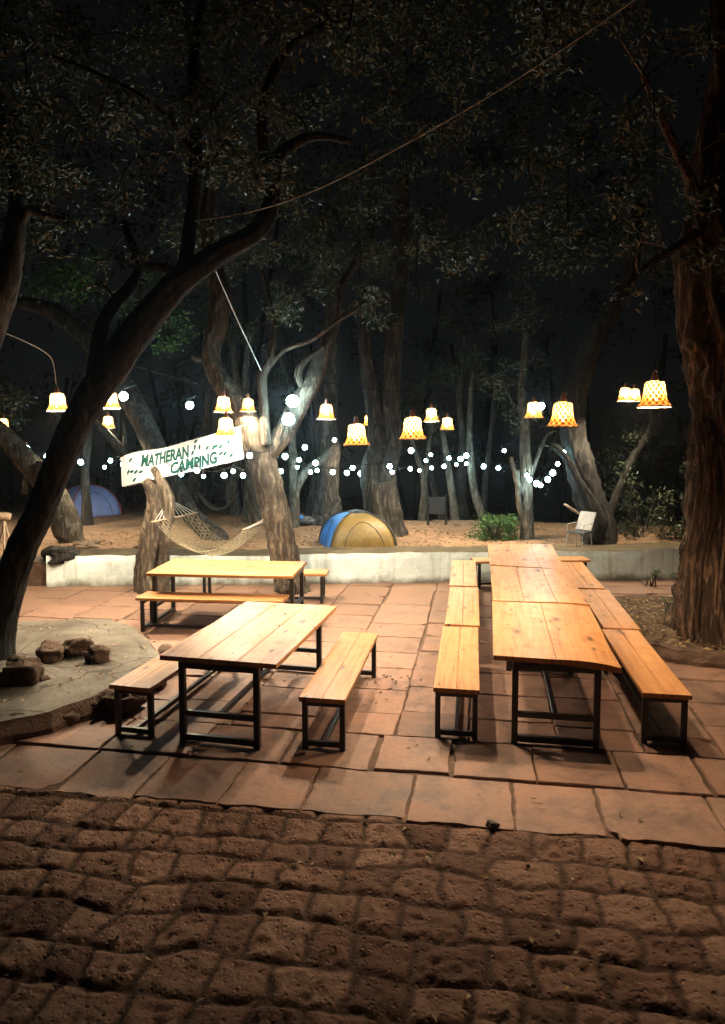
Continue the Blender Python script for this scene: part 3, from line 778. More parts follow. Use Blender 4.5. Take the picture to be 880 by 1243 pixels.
# the split stump by the wall
tree('split_stump', 'split brown stump with broken forked top, standing against the white wall',
     [[(180,722,10.72,15),(178,690,10.72,13),(184,650,10.72,12),(190,620,10.72,11),(186,598,10.72,8),(176,583,10.72,5)],
      [(196,722,10.75,9),(197,690,10.75,9),(198,650,10.75,9),(204,615,10.75,8),(199,592,10.75,7),(191,575,10.75,5),(185,568,10.75,3.5)]],
     M['bark_mid'], n=40, seed=5, flute=.16, rough=.015, cat='stump', relief=(.4, 2.0, .8), per=14)
tree('bowed_tree', 'bowed tree passing behind the banner, its foot on the red earth',
     [[(264,656,13.3,14),(248,640,13.3,12),(230,622,13.3,11),(212,590,13.3,11),(191,548,13.4,13),(170,505,13.6,14),(150,470,13.8,14),(120,425,14,13),(75,385,14.2,10),(30,368,14.4,8),(-10,372,14.5,6)],
      [(182,592,13.2,5),(155,556,13.1,6),(130,527,13.1,5),(112,508,13.1,4),(96,470,13.1,3)],
      [(150,552,13.1,3),(152,530,13.1,2.5),(148,512,13.1,1.5)],
      [(140,455,13.9,6),(160,400,14,5),(175,340,14.2,4)]],
     M['bark'], cbox(60,230,320,420,12.5,15,12,.3,.5,31)+cbox(-30,120,300,370,13,15,8,.35,.55,32), leafmat='leaf_green', density=120, seed=6, leafsize=.11)
tree('buttress_tree', 'pale leaning tree with a broken stub behind the leaning trunk',
     [[(92,662,13.0,10),(82,645,13.0,17),(68,610,13.0,16),(48,578,13,14),(22,548,12.9,13),(-10,515,12.8,12),(-50,470,12.7,10)],
      [(60,600,12.9,9),(52,575,12.8,9),(52,560,12.8,8)],
      [(30,600,12.9,4),(32,570,12.9,3),(22,545,12.9,2)]],
     M['bark_pale'], cbox(-60,60,420,520,12.5,14,5,.3,.5,33), seed=7, flute=.15)
tree('slim_tree', 'slim straight tree standing in front of the blue dome tent',
     [[(106,634,15.2,8),(105,610,15.2,5.5),(103,570,15.2,5),(107,520,15.3,5),(104,450,15.4,4),(112,380,15.5,3)]],
     M['bark'], cbox(70,150,330,430,14.5,16.5,6,.35,.5,34), seed=8, group='slender trees of the clearing')
for k, (lab, lbs) in enumerate([
    ('pale slim stem behind the fork of the banner tree', [[(303,634,15.6,9),(302,610,15.6,6.5),(303,570,15.6,6),(300,520,15.6,5),(298,460,15.8,4),(304,390,16,3)]]),
    ('slim stem leaning against its pale neighbour behind the banner tree', [[(318,640,15.3,8),(310,605,15.3,6),(304,565,15.3,5),(300,530,15.4,4)]]),
    ('twin grey stems under the banner by the rear hammock', [[(222,618,16.5,10),(230,592,16.5,8),(244,562,16.5,7),(252,500,16.7,5),(250,400,17,4)], [(236,618,16.6,8),(240,590,16.6,6),(246,565,16.6,5)]]),
    ('grey stem holding the far end of the rear hammock', [[(284,618,16.6,9),(282,590,16.6,7),(288,560,16.6,6),(290,500,16.8,5),(280,400,17,4)]]),
    ('bent pale stem with an arching branch beside the broad trunk', [[(356,640,15,8),(357,600,15,6.5),(355,545,15,5),(352,480,15.2,4)], [(356,630,15,5),(358,595,15,6),(372,572,15,5.5),(392,556,15,5),(405,540,15,3)]]),
    ]):
    tree('slim_tree', lab, lbs, M['bark_pale'] if k != 2 else M['bark'], cbox(lbs[0][-1][0]-40, lbs[0][-1][0]+40, lbs[0][-1][1]-60, lbs[0][-1][1]+20, 15, 17.5, 4, .35, .55, 40+k), seed=20+k, group='slender trees of the clearing')
tree('broad_tree', 'broad grey trunk with flared foot behind the tan tent, farther back',
     [[(394,642,15.6,30),(393,625,15.6,21),(394,600,15.6,16),(397,560,15.6,14),(396,500,15.7,12),(400,430,15.9,11),(402,340,16.1,9),(396,250,16.3,8)]],
     M['bark'], cbox(340,460,220,340,15,17.5,10,.4,.7,51), n=28, flute=.2, rough=.014, seed=9, lobes=4, relief=(.26, 1.8, 1.0), per=10)
tree('twin_stem_tree', 'tall tree dividing into two stems right behind the tan tent',
     [[(470,662,13.9,32),(467,640,13.9,25),(463,612,13.9,21),(460,585,13.9,18)],
      [(455,600,13.9,14),(450,572,13.9,11),(456,540,13.9,10),(455,500,14,10),(448,460,14,9),(442,410,14,7),(438,350,14.2,6)],
      [(466,600,13.9,14),(468,570,13.9,12),(476,535,13.9,11),(474,480,14,11),(476,430,14.1,11),(481,380,14.2,10),(486,300,14.3,9),(490,200,14.5,7)],
      [(488,665,13.7,7),(478,640,13.8,10),(470,610,13.9,8)]],
     M['bark'], cbox(420,720,-20,330,9.5,14,64,.35,.6,52)+cbox(400,520,300,400,13,15,8,.3,.5,53), n=28, flute=.12, rough=.014, seed=10, density=110, relief=(.26, 1.8, 1.0), per=10)
thin = [
    ('crooked thin sapling rising behind the dark board', [[(511,642,17,6),(515,600,17,4.5),(513,575,17,4),(506,555,17,3),(498,530,17,2.5)], [(514,585,17,3),(519,560,17,3),(521,535,17,2)]]),
    ('thin sapling curving away behind the dark board', [[(538,640,17.2,6),(532,612,17.2,4.5),(523,580,17.2,4),(522,540,17.3,3),(530,480,17.5,2)]]),
    ('pale sapling bending toward the board, brightest of the thin stems', [[(554,642,16.5,7),(550,605,16.5,5),(544,568,16.5,4.5),(540,540,16.5,3.5),(532,500,16.8,2.5)]]),
    ('straight stem touching the pale bent sapling', [[(564,645,16.8,9),(560,605,16.8,7),(560,568,16.8,6.5),(562,540,16.8,5),(558,470,17,4),(566,400,17,3)]]),
    ('sapling leaning back over the bush', [[(590,640,16,6),(576,596,16,5),(571,555,16,4.5),(570,510,16,3.5),(574,450,16.2,2.5)]]),
    ('thin upright sapling directly above the bush', [[(587,640,17,5),(588,600,17,4),(592,560,17,3.5),(598,510,17,3),(603,460,17.2,2.5)]]),
]
for k, (lab, lbs) in enumerate(thin):
    e = lbs[0][-1]
    tree('sapling', lab, lbs, M['bark_pale'] if k in (0, 2, 4) else M['bark'], cbox(e[0]-35, e[0]+35, e[1]-70, e[1]+10, e[2]-.8, e[2]+1, 4, .3, .5, 60+k), seed=40+k, n=8, group='saplings at the back of the clearing')
tree('young_tree', 'young tree beside the bush with the string lights draped past it',
     [[(641,668,13.2,11),(640,640,13.2,8),(639,600,13.2,7.5),(638,560,13.2,7),(637,520,13.3,6),(634,470,13.4,5),(640,400,13.6,4)],
      [(639,610,13.2,4),(628,585,13.1,3.5),(620,555,13.1,2.5)], [(638,590,13.2,4),(650,560,13.2,3),(662,530,13.3,2)], [(640,645,13.2,5),(630,610,13.1,3.5),(628,570,13.1,2.5)]],
     M['bark_pale'], cbox(590,700,440,540,12.6,14,11,.25,.42,71)+cbox(600,690,330,440,13,15,8,.3,.5,72), seed=50, density=110)
tree('crooked_tree', 'dark crooked tree behind the wall with a ragged pale foot and tilted stick',
     [[(728,668,12.9,22),(728,650,12.9,20),(726,628,12.9,18),(716,604,12.9,17),(706,570,12.9,16),(699,540,12.9,15),(694,500,13,14),(704,460,13.1,13),(722,410,13.2,12),(746,370,13.3,10),(765,330,13.5,8),(775,250,13.8,6)],
      [(718,655,12.6,12),(724,635,12.6,12),(716,612,12.6,9),(702,585,12.6,5),(690,560,12.6,4),(672,540,12.6,3)],
      [(716,600,12.8,5),(700,560,12.7,4),(690,525,12.7,3),(676,500,12.7,2)],
      [(735,640,13.4,5),(752,590,13.5,4),(768,555,13.6,4),(778,540,13.6,3.5),(790,515,13.6,2.5),(794,490,13.6,1.5)]],
     M['bark_dark'], cbox(640,820,170,340,12,15,22,.35,.6,73)+cbox(740,840,490,570,13.6,15.5,9,.3,.5,74), n=30, flute=.13, rough=.014, seed=51, density=100, relief=(.3, 1.8, 1.6), per=10)
# shrubs
def shrub(name, label, boxes, leafmat, size, density, seed, group=None, cat='shrub', base=None):
    r = random.Random(seed); vs = []; fs = []; mb = MB()
    b0 = Vector(base)
    root = empty(name, b0); tag(root, label, cat, group); inv = Matrix.Translation(-b0)
    for cl in boxes:
        c3 = PD(cl[0], cl[1], cl[2]); clump(vs, fs, c3, cl[3], int(density*(cl[3]/.3)**2), size, r, .9)
        p_, r_ = spline([b0+Vector((r.uniform(-.08,.08), r.uniform(-.08,.08), -.03)), (b0+c3)/2+Vector((r.uniform(-.05,.05), 0, .05)), c3], [.012, .009, .004], 4); mb.tube(p_, r_, 5)
    t = mb.build('stem', M['bark'], root, smooth=True); t.matrix_parent_inverse = inv
    lb = MB(); lb.v = vs; lb.f = fs; f_ = lb.build('foliage', M[leafmat], root); f_.matrix_parent_inverse = inv
    return root
def gp(px, py_hint, D):
    p = PD(px, py_hint, D); return (p.x, D, gz(p.x, D))
shrub('bush', 'rounded green bush just behind the wall beside the young tree', cbox(574,630,628,656,12.9,13.5,22,.17,.27,81), 'leaf_green', .065, 170, 81, base=gp(600,660,13.2))
shrub('bush', 'loose dim shrub in the dark beyond the crooked tree', cbox(748,800,570,650,13,14.5,12,.25,.4,82), 'leaf', .09, 60, 82, base=gp(775,660,13.6))
shrub('bush', 'dim shrub beside the thick reddish trunk, beyond the wall', cbox(800,850,560,655,12.8,14.2,10,.25,.4,83), 'leaf', .09, 60, 83, base=gp(822,660,13.4))
shrub('seedling', 'leafy seedling growing at the wall foot near the reddish trunk', cbox(778,800,688,704,11.0,11.2,5,.07,.11,84), 'leaf_green', .06, 70, 84, cat='plant', base=tuple(P(790,712,0)))
shrub('seedling', 'thin seedling with few leaves at the bed edge', cbox(800,826,712,738,9.0,9.3,4,.06,.09,85), 'leaf_green', .055, 50, 85, cat='plant', base=tuple(P(812,758,.1)))
shrub('seedling', 'small weed at the wall foot close to the reddish trunk flank', cbox(816,838,694,704,10.2,10.4,4,.07,.11,86), 'leaf_green', .05, 70, 86, cat='plant', base=tuple(P(828,712,0)))

def far_woods():
    r = random.Random(5); vs = []; fs = []; mb = MB()
    for k in range(46):
        x = r.uniform(-19, 19); y = r.uniform(20.5, 32); z = gz(x, y)-.1
        R_ = r.uniform(.07, .22); hh = r.uniform(5, 10); lean = r.uniform(-1, 1)
        p_, r_ = spline([(x, y, z), (x+lean*.4, y, z+hh*.45), (x+lean*1.3, y+r.uniform(-.6,.6), z+hh)], [R_, R_*.75, R_*.4], 5)
        mb.tube(p_, r_, 8, True, .06, 0, k)
    for k in range(420):
        x = r.uniform(-22, 22); y = r.uniform(20, 33); z = r.uniform(-1.2, 15)
        if z < 4 and r.random() < .25: z = r.uniform(5, 14)
        clump(vs, fs, Vector((x, y, z)), r.uniform(.7, 1.5), 55, .26, r)
    t = mb.build('far_woods', M['bark_dark'], smooth=True)
    o = len(t.data.vertices)
    t.data.materials.append(M['leaf'])
    lb = MB(); lb.v = mb.v+vs; lb.f = mb.f+[tuple(i+o for i in f) for f in fs]
    me = lb.mesh('far_woods', [M['bark_dark'], M['leaf']]); nf = len(mb.f)
    mi = np.zeros(len(lb.f), np.int32); mi[nf:] = 1; me.polygons.foreach_set('material_index', mi)
    t.data = me
    tag(t, 'dark mass of distant woods beyond the clearing', 'woods', kind='stuff')
far_woods()

# ================================================================== TABLES AND BENCHES
TL, TW, TH = 1.80, .95, .68
BL, BW, BH = 1.78, .36, .42
def plank_top(L, W, th, n, bow=(0,)*4, seed=0):
    r = random.Random(seed); mb = MB()
    w_ = W/n; seg = 14; ns = 5
    for k in range(n):
        x0 = -W/2+k*w_+.0012; x1 = x0+w_-.0024
        ey0 = r.uniform(-.004, .004); ey1 = r.uniform(-.004, .004); dz = r.uniform(-.0015, .0015)
        vs = []; fs = []
        be = .004
        sec = [(x0+be, 0), (x0, -be), (x0, -th+be), (x0+be, -th), (x1-be, -th), (x1, -th+be), (x1, -be), (x1-be, 0)]
        tops = [x0+be+(x1-x0-2*be)*i/ns for i in range(ns, -1, -1)]
        loop = [(x, z) for x, z in sec[:7]] + [(x, 0) for x in tops[:-1]]
        m = len(loop)
        for j in range(seg+1):
            y = -L/2+ey0+(L+ey1-ey0)*j/seg
            for (x, z) in loop:
                q = bow[0]*(x/(W/2))**2 + bow[1]*(y/(L/2))**2 + bow[2]*max(0, x/(W/2)-.25)**2*(1 if y < 0 else .6) + bow[3]*(x/(W/2))*(y/(L/2))
                vs.append((x, y, z+dz+q))
        for j in range(seg):
            for i in range(m):
                i2 = (i+1) % m; fs.append((j*m+i, (j+1)*m+i, (j+1)*m+i2, j*m+i2))
        fs.append(tuple(range(m))); fs.append(tuple(seg*m+i for i in range(m-1, -1, -1)))
        mb.add(vs, fs)
    return mb
def bar(a, b, w_=.045, h_=.045):
    mb = MB(); a = Vector(a); b = Vector(b); d = (b-a)
    mid = (a+b)/2; ax = max(range(3), key=lambda i: abs(d[i])); s_ = [w_, w_, w_]
    if ax == 2: s_ = [w_, h_, d.length]
    elif ax == 1: s_ = [w_, d.length, h_]
    else: s_ = [d.length, w_, h_]
    mb.box(mid, s_, None, .004); return mb
def make_table():
    root = empty('picnic_table')
    plank_top(TL, TW, .038, 3, (0, .004, 0, .002), 1).build('tabletop', M['wood'], root).location = (0, 0, TH)
    lx, ly = TW/2-.17, TL/2-.035; t_ = .048; zt = TH-.042
    for sx in (-1, 1):
        for sy in (-1, 1):
            bar((sx*lx, sy*ly, 0), (sx*lx, sy*ly, zt-t_), t_, t_).build('leg', M['steel'], root)
    for sy in (-1, 1):
        bar((-lx-t_/2, sy*ly, zt-t_/2), (lx+t_/2, sy*ly, zt-t_/2), t_, t_-.002).build('top_rail', M['steel'], root)
        bar((-lx+t_/2, sy*ly, .045), (lx-t_/2, sy*ly, .045), t_-.004, t_).build('foot_rail', M['steel'], root)
        bar((-lx+t_/2, sy*ly, .235), (lx-t_/2, sy*ly, .235), t_-.006, .042).build('end_rail', M['steel'], root)
    bar((0, -ly+t_/2, .235), (0, ly-t_/2, .235), t_-.006, .040).build('stretcher', M['steel'], root)
    return root
def make_bench():
    root = empty('bench')
    plank_top(BL, BW, .036, 2, (0, .003, 0, .001), 2).build('seat', M['wood'], root).location = (0, 0, BH)
    lx, ly = BW/2-.035, BL/2-.07; t_ = .042; zt = BH-.040
    for sx in (-1, 1):
        for sy in (-1, 1):
            bar((sx*lx, sy*ly, 0), (sx*lx, sy*ly, zt-t_), t_, t_).build('leg', M['steel'], root)
    for sy in (-1, 1):
        bar((-lx-t_/2, sy*ly, zt-t_/2), (lx+t_/2, sy*ly, zt-t_/2), t_, t_-.002).build('top_rail', M['steel'], root)
        bar((-lx+t_/2, sy*ly, .045), (lx-t_/2, sy*ly, .045), t_-.004, t_).build('foot_rail', M['steel'], root)
    bar((0, -ly+t_/2, .045), (0, ly-t_/2, .045), t_-.006, .036).build('stretcher', M['steel'], root)
    return root
table0 = make_table(); bench0 = make_bench()
GT, GB = 'plank tables on black frames', 'plank benches on black frames'
tabs = [
    ((-.914, 6.31), -12.4, 'pale plank table standing alone between two benches, its end toward the camera', None),
    ((-1.68, 9.12), -96.3, 'plank table set crosswise in front of the split stump', None),
    ((1.627, 6.30), -9.8, 'warped plank table at the camera end of the row of three', (.003, .010, -.075, .004)),
    ((1.935, 8.11), -9.0, 'plank table in the middle of the row of three', (.004, .016, -.03, -.008)),
    ((2.215, 9.93), -8.7, 'plank table at the wall end of the row of three', (.006, .020, -.04, .012)),
]
for i, ((x, y), rz, lab, bow) in enumerate(tabs):
    o = table0 if i == 0 else copy_tree(table0)
    o.location = (x, y, 0); o.rotation_euler = (0, 0, R(rz)); tag(o, lab, 'table', GT)
    if bow:
        for ch in o.children:
            if ch.name.startswith('tabletop'): ch.data = plank_top(TL, TW, .038, 2 if i == 2 else 3, bow, 3+i).mesh('tabletop', M['wood'])
bens = [
    ((-1.62, 6.44), -13.5, 'bench beside the lone pale table on the platform side'),
    ((-.163, 6.20), -9.2, 'bench beside the lone pale table on the aisle side'),
    ((-1.80, 8.64), -95.8, 'bench along the camera side of the crosswise table'),
    ((-1.38, 10.16), -92.0, 'bench between the crosswise table and the white wall'),
    ((.861, 6.40), -8.6, 'aisle side bench at the camera end of the row of three tables'),
    ((1.155, 8.24), -8.6, 'aisle side bench in the middle of the row of three tables'),
    ((1.415, 10.10), -8.0, 'aisle side bench nearest the wall along the row of three tables'),
    ((2.45, 6.29), -8.4, 'bench on the leaf bed side of the row, nearest the camera'),
    ((2.755, 8.11), -8.6, 'bench on the leaf bed side of the row, middle one'),
    ((3.0, 9.96), -8.0, 'bench on the leaf bed side of the row, nearest the wall'),
    ((2.58, 11.13), -86.0, 'crosswise bench tight between the last table and the white wall'),
]
for i, ((x, y), rz, lab) in enumerate(bens):
    o = bench0 if i == 0 else copy_tree(bench0)
    o.location = (x, y, 0); o.rotation_euler = (0, 0, R(rz)); tag(o, lab, 'bench', GB)

gr = random.Random(31)
for o in bpy.data.objects:
    if o.name.startswith(('tabletop', 'seat')) and o.type == 'MESH': o['grain'] = gr.random()
# ================================================================== LAMPS
WIRES = []
def make_lamp():
    root = empty('pendant_lamp')
    prof = [(.150, 0), (.142, .012), (.118, .042), (.103, .085), (.096, .13), (.092, .17), (.088, .205), (.076, .224), (.052, .232), (.03, .236)]
    mb = MB(); mb.lathe(prof, 36); sh = mb.build('shade', M['shade'], root, smooth=True)
    rm = MB(); pts = [(.151*math.cos(2*math.pi*k/30), .151*math.sin(2*math.pi*k/30), 0) for k in range(31)]; rm.tube(pts, .006, 6, False); rm.build('rim', M['wood_cut'], sh, smooth=True)
    cp = MB(); cp.lathe([(.03, .234), (.031, .25), (.022, .29), (.018, .315), (.006, .325)], 16, cap1=True); cp.build('holder', M['copper'], root, smooth=True)
    b = MB(); b.lathe([(.001, .045), (.016, .05), (.028, .064), (.033, .084), (.030, .104), (.020, .124), (.012, .15), (.010, .232)], 12); b.build('bulb', M['lampbulb'], root, smooth=True)
    return root
lamp0 = make_lamp()
LG = 'woven bell lamps hanging over the tables'
lamps = [  # centre x, centre y, width in photo pixels, label
    (70, 486, 27, 'woven bell lamp hanging alone on a pale wire beside the leaning trunk'),
    (134, 484, 24, 'woven bell lamp half hidden behind the leaning trunk, next to a white globe'),
    (131, 511, 18, 'small woven bell lamp just below the half hidden lamp by the leaning trunk'),
    (4, 514, 18, 'small woven bell lamp cut by the frame edge above the pale leaning tree'),
    (271, 489, 24, 'woven bell lamp above the banner, directly over another lamp'),
    (274, 516, 27, 'woven bell lamp overlapping the upper edge of the banner'),
    (300, 490, 20, 'small woven bell lamp hanging over the lit knot of the forked tree'),
    (396, 498, 23, 'woven bell lamp beside the curved limb of the forked tree'),
    (433, 525, 33, 'large woven bell lamp in front of the twin stem tree, lowest hanging'),
    (448, 509, 16, 'smallest woven bell lamp, tucked behind the lowest hanging large lamp'),
    (501, 517, 34, 'large woven bell lamp on two pale cords over the middle aisle'),
    (524, 502, 20, 'small woven bell lamp between the aisle lamp and its lower small neighbour'),
    (543, 513, 19, 'small woven bell lamp at the end of the cluster of three over the aisle'),
    (648, 496, 24, 'woven bell lamp with a white globe shining just behind it'),
    (683, 500, 38, 'large woven bell lamp hanging over the row of three tables'),
    (759, 477, 20, 'small woven bell lamp at the outer end of a touching pair'),
    (770, 478, 19, 'small woven bell lamp squeezed between its twin and the largest lamp'),
    (795, 475, 40, 'largest woven bell lamp, nearest the thick reddish trunk'),
]
lamp_pos = []
for i, (px, py, wpx, lab) in enumerate(lamps):
    D = .27*FPX/wpx
    p = PD(px, py, D) - Vector((0, 0, .126))
    o = lamp0 if i == 0 else copy_tree(lamp0)
    o.location = p; o.rotation_euler = (R(random.uniform(-3, 3)), R(random.uniform(-3, 3)), random.uniform(0, 6))
    sc_l = .9
    if i == 6: D = 10.35; p = PD(301, py, D) - Vector((0, 0, .11)); o.location = p; sc_l = .775     # hangs in front of the fork
    o.scale = (sc_l, sc_l, sc_l)
    for ch in o.children:
        if ch.name.startswith('bulb'):
            ch.data = ch.data.copy(); ch.data.materials[0] = M['lampbulb_strong' if i in (0, 1, 4, 5) else 'lampbulb_dim' if i in (14, 17) else 'lampbulb']
    tag(o, lab, 'lamp', LG); lamp_pos.append((p, D))
def sag(a, b, d, n=16):
    a = Vector(a); b = Vector(b)
    return [a.lerp(b, k/n)-Vector((0, 0, d*4*(k/n)*(1-k/n))) for k in range(n+1)]
# each lamp's cord goes up into the branches
for i, (p, D) in enumerate(lamp_pos):
    r = random.Random(200+i); o = [q for q in bpy.data.objects if q.name == ('pendant_lamp' if i == 0 else 'pendant_lamp.%03d' % i)][0]
    hgt = r.uniform(1.6, 2.6)
    mb = MB(); top = Vector((r.uniform(-.15,.15), r.uniform(-.1,.1), .32+hgt))
    mb.tube([(0,0,.32), (top.x*.05+.008, 0, .45), (top.x*.35, top.y*.3, .32+hgt*.4), top], [.005,.003,.003,.003], 5)
    if wpx_two := (lamps[i][2] > 30): mb.tube([(.02,0,.30), (.034,0,.42), (top.x*.35+.03, top.y*.3, .32+hgt*.4), top], [.005,.003,.003,.003], 5)
    cd = mb.build('cord', M['cable'], o, smooth=True); o.rotation_euler = (o.rotation_euler[0]*.5, o.rotation_euler[1]*.5, 0)

# ------------------------------------------------------------------ white string lights
def ico(mb, c_, r_):
    mb.lathe([(r_*math.sin(math.pi*k/8), r_*math.cos(math.pi*k/8)) for k in range(8, -1, -1)], 10, c_)
SG = 'strings of white globe lights'
def string(label, pts, mat, rad, ends, dip=.05):
    # pts: (px, py, D) of the bulbs in order; the cable runs just above them
    p3 = [PD(*q) for q in pts]
    root = empty('string_light', p3[0]); tag(root, label, 'string light', SG); inv = Matrix.Translation(-p3[0])
    up = Vector((0, 0, rad+.045)); mb = MB()
    chain = [PD(*ends[0])] + [q+up for q in p3] + [PD(*ends[1])]
    full = []
    for a, b in zip(chain[:-1], chain[1:]): full += sag(a, b, dip*min(1, (b-a).length), 6)[:-1]
    full.append(chain[-1]); mb.tube(full, .006, 5)
    cb = mb.build('cable', M['cable'], root, smooth=True); cb.matrix_parent_inverse = inv
    rb = random.Random(len(p3)*7+int(p3[0].x*100)); rad0 = rad
    for q in p3:
        rad = rad0*rb.uniform(.72, 1.18) if len(p3) > 3 else rad0
        b = MB(); ico(b, (0,0,0), rad); o = b.build('bulb', M[mat], root, smooth=True); o.location = q-p3[0]
        s_ = MB(); s_.lathe([(.016, rad-.004), (.018, rad+.045), (.004, rad+.055)], 8, cap1=True); s2 = s_.build('socket', M['cable'], o, smooth=True)
BR = .047
string('string of white lights crossing behind the leaning trunk at the blue tent side',
       [(33,543,13.6),(40,557,13.4),(57,554,13.8),(98,561,14.5),(127,567,14.8),(134,559,15.0),(149,564,15.2)], 'stringbulb', BR, ((2,545,13.2),(190,560,13.6)))
string('string of white lights running just under the banner to the forked tree',
       [(220,576,10.35),(239,571,10.25),(247,578,10.2),(272,577,10.05),(283,572,9.98),(295,577,9.92),(303,553,9.95)], 'stringbulb', .036, ((200,560,10.6),(322,548,10.4)))
string('low string of white lights from the forked tree past the broad trunk to the saplings',
       [(341,572,14.4),(361,567,14.6),(377,573,14.6),(385,571,14.6),(404,573,14.4),(421,574,14.2),(438,575,14.0),(476,573,13.4),(498,569,15.5),(509,571,15.6),(524,568,15.7),(539,566,15.8),(554,564,15.8),(566,563,15.8),(587,566,15.5),(605,568,15.0),(623,569,14.2)], 'stringbulb', BR, ((325,565,13.2),(638,560,13.2)))
string('upper string of white lights from the curved limb across the saplings to the young tree',
       [(346,554,13.6),(363,558,13.8),(370,543,13.8),(383,562,14.0),(406,534,14.2),(428,568,13.8),(473,566,13.3),(499,547,14.6),(517,559,15.0),(523,552,15.0),(545,556,15.2),(559,557,15.2),(566,553,15.2),(612,547,14.2)], 'stringbulb', BR, ((336,548,12.6),(638,520,13.3)))
string('looped swag of white lights hanging beside the dark crooked tree',
       [(640,577,12.9),(643,582,12.9),(651,587,12.8),(656,589,12.8),(665,582,12.8),(671,574,12.7),(677,563,12.7),(684,549,12.7)], 'stringbulb', BR*.95, ((638,560,13.0),(694,535,12.9)), .02)
string('pair of strong white globes at the curved limb of the forked tree',
       [(355,487,10.3),(350,509,10.2)], 'globe', .085, ((362,440,10.7),(340,535,10.6)))
string('strong white globe strung behind the leaning trunk beside a bell lamp',
       [(150,481,11.5)], 'globe', .07, ((96,465,12.6),(232,433,10.9)))
string('single white globe strung between the leaning trunk and the forked tree limb',
       [(230,492,12.5)], 'globe', .065, ((165,475,13.6),(264,455,10.9)))
string('single white globe shining behind the bell lamp near the crooked tree',
       [(657,493,11.5)], 'globe', .055, ((637,470,13.3),(694,480,13.0)))

# ------------------------------------------------------------------ wires
def wire(name, label, pts, rad, mat, dip, cat='cable'):
    p3 = [PD(*q) for q in pts]; mb = MB()
    p_, r_ = spline(p3, [rad]*len(p3), 10); mb.tube(p_, r_, 5)
    return tag(mb.build(name, mat, smooth=True), label, cat)
wire('overhead_cable', 'long pale cable rising from the leaning tree up through the dark canopy', [(228,270,7.5),(300,258,7.2),(360,240,6.9),(440,203,6.5),(600,113,5.8),(770,0,5.2),(960,-140,4.6)], .006, M['cable_pale'], 0)
wire('guy_rope', 'taut pale rope from the leaning limb down to the thin white stem', [(257,318,7.5),(288,388,9),(318,452,10.6)], .007, M['cable_pale'], 0, 'rope')
wire('lamp_wire', 'pale wire coming in at the frame edge to the lone bell lamp', [(-20,395,8.5),(20,410,9),(52,426,9.6),(64,440,9.85),(69,474,9.85)], .006, M['cable_pale'], 0)
wire('overhead_wire', 'thin wire from the leaning trunk to the forked tree limb', [(150,440,7.4),(200,455,9),(258,470,10.9)], .005, M['cable'], 0)
wire('overhead_wire', 'thin wire running from the forked tree across to the crooked tree', [(378,462,10.8),(520,478,11.5),(640,470,12.5),(694,480,13)], .005, M['cable'], 0)

